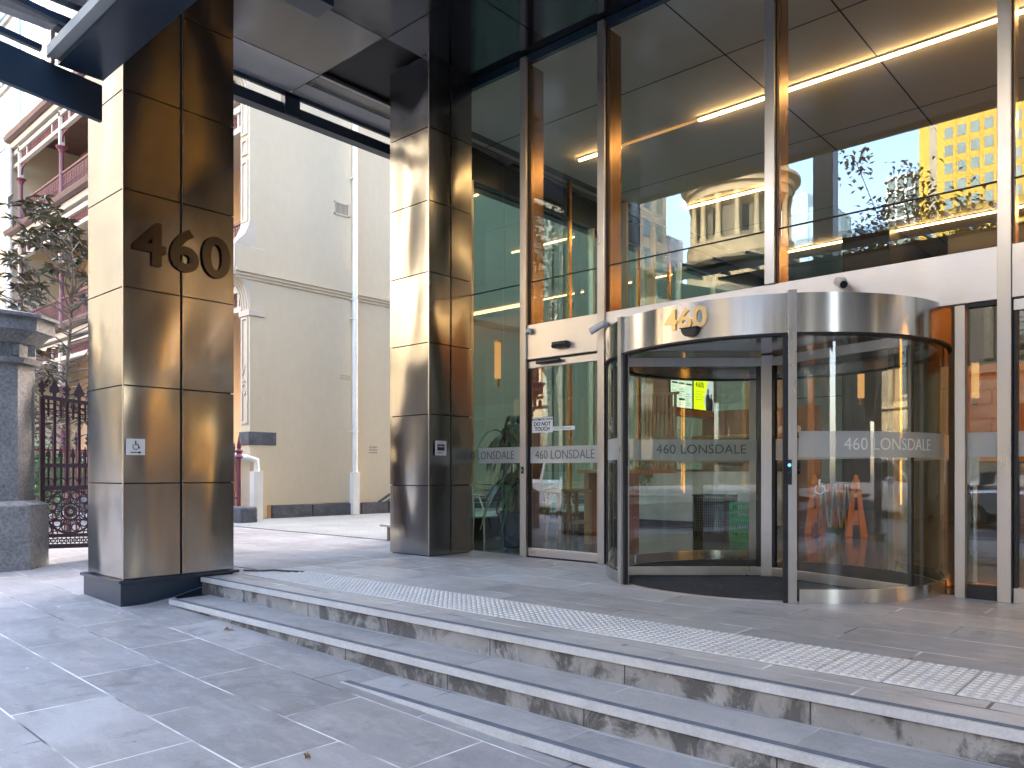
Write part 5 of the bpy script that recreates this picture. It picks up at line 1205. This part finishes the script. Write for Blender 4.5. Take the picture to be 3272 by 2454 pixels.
# ------------------------------------------------------------------ buildings behind the terrace
t=T('white_panel_block','white panelled modern block with blue glazing behind the terrace','building',(-60,20,0))
xc=inv(43,215,43)[0]; 
t.p('wall',B().box(-95,xc,14,42,0,42),'towerw'); b=B(); b2=B()
for j in range(8):
    z=20.2+j*3.9-12; b.box(-94,xc-.7,13.9,13.99,z,z+2.9); b2.box(-95,xc,13.85,13.98,z-.55,z-.45)
for k in range(5): b2.box(xc,xc+.05,15+k*4.5,15.06+k*4.5,0,42)
for k in range(16): b2.box(-94+k*2.2,-93.9+k*2.2,13.86,13.95,8,42)
t.p('window',b,'glassb'); t.p('joint',b2,'grey')
x,y,z=inv(8,70,110)
t=T('balcony_tower','cream apartment tower with glass balconies seen through the canopy','building',(x,y,0)); t.p('wall',B().box(x-16,x+.6,y,y+18,0,100),'creamw'); b=B(); b2=B(); b3=B()
for j in range(26):
    zz=8+j*3.45; b.box(x-15,x+.0,y-.1,y-.02,zz+.6,zz+2.9); b2.box(x-15,x+1.6,y-1.6,y,zz,zz+.3); b3.box(x-15,x+1.55,y-1.55,y-1.5,zz+.3,zz+1.3)
t.p('window',b,'glassb'); t.p('balcony_slab',b2,'creamw'); t.p('balcony_glass',b3,'glassr')
x,y,_=inv(122,100,230); t=T('curved_glass_tower','distant tower with a curved pale glass facade seen through the canopy','building',(x,y,0))
t.p('wall',B().lathe((x,y,0),[(7.5,0),(7.5,132),(.001,133)],36),'glassb',smooth=True); b=B()
for k in range(30): a=k*math.pi/15; b.box(x+7.5*math.cos(a)-.06,x+7.5*math.cos(a)+.06,y+7.5*math.sin(a)-.06,y+7.5*math.sin(a)+.06,0,132)
t.p('mullion',b,'towerw')
# ------------------------------------------------------------------ litter
def fallen(lb,x,y,z,s,mat,rz):
    b=B(); pts=[]
    for k in range(10):
        a=k*2*math.pi/10; r_=s*(1 if k%2==0 else .5); pts.append((x+r_*math.cos(a+rz),y+r_*math.sin(a+rz)*.8,z+.004+.012*(k%3)))
    pts.append((x,y,z+.006)); b.add(pts,[(k,(k+1)%10,10) for k in range(10)]); o=mk('fallen_leaf',b,mat,loc=(x,y,z)); tag(o,lb,'leaf')
MT['dryleaf']=pbr('dry_brown_leaf',(.35,.17,.07),.7,c2=(.25,.11,.05),vs=40)
fallen('dry brown leaf lying at the foot of the lower step',-5.6,2.98,gz(-5.6),.05,'dryleaf',.4)
fallen('small dark leaf lying on the footpath in the foreground',-3.02,1.98,gz(-3.02),.022,'dryleaf',1.2)
for x,y,z,lb in ((-6.75,2.62,gz(-6.75),'cigarette butt near the column plinth'),(-7.35,2.35,gz(-7.35),'cigarette butt in front of the plinth, further left'),(-5.2,6.45,0,'white scrap on the landing before the sliding door')):
    o=mk('cigarette_butt',B().tube([(x-.018,y,z+.006),(x+.018,y+.008,z+.006)],.005,6),'white',loc=(x,y,z)); tag(o,lb,'litter')
# ------------------------------------------------------------------ world and sun
wd=bpy.data.worlds.new('World'); sc.world=wd; wd.use_nodes=True; nt=wd.node_tree; nt.nodes.clear()
o=nt.nodes.new('ShaderNodeOutputWorld'); bg=nt.nodes.new('ShaderNodeBackground'); sk=nt.nodes.new('ShaderNodeTexSky'); sk.sky_type='NISHITA'; sk.sun_disc=False
EL=R(38); AZ=R(16)   # sun stands behind the tower (+y), a little to +x
sk.sun_elevation=EL; sk.sun_rotation=AZ; sk.air_density=1.; sk.dust_density=2.5; sk.ozone_density=1.
nt.links.new(sk.outputs[0],bg.inputs[0]); bg.inputs[1].default_value=.15; nt.links.new(bg.outputs[0],o.inputs[0])
ld=bpy.data.lights.new('sun','SUN'); ld.energy=2.2; ld.angle=R(.5); ld.color=(1,.93,.82)
lo=bpy.data.objects.new('sun',ld); COL.objects.link(lo); sd_=Vector((math.sin(AZ)*math.cos(EL),math.cos(AZ)*math.cos(EL),math.sin(EL)))
lo.rotation_euler=sd_.to_track_quat('Z','Y').to_euler(); lo.location=(0,0,80)
sc.view_settings.view_transform='Standard'; sc.view_settings.look='None'; sc.view_settings.exposure=4.35; sc.view_settings.gamma=1
try:
    sc.view_settings.use_white_balance=True; sc.view_settings.white_balance_temperature=7500; sc.view_settings.white_balance_tint=15
except Exception: pass
try:
    sc.cycles.max_bounces=14; sc.cycles.transparent_max_bounces=24; sc.cycles.glossy_bounces=6; sc.cycles.sample_clamp_indirect=6; sc.cycles.use_denoising=True; sc.cycles.caustics_reflective=False; sc.cycles.caustics_refractive=False
except Exception: pass
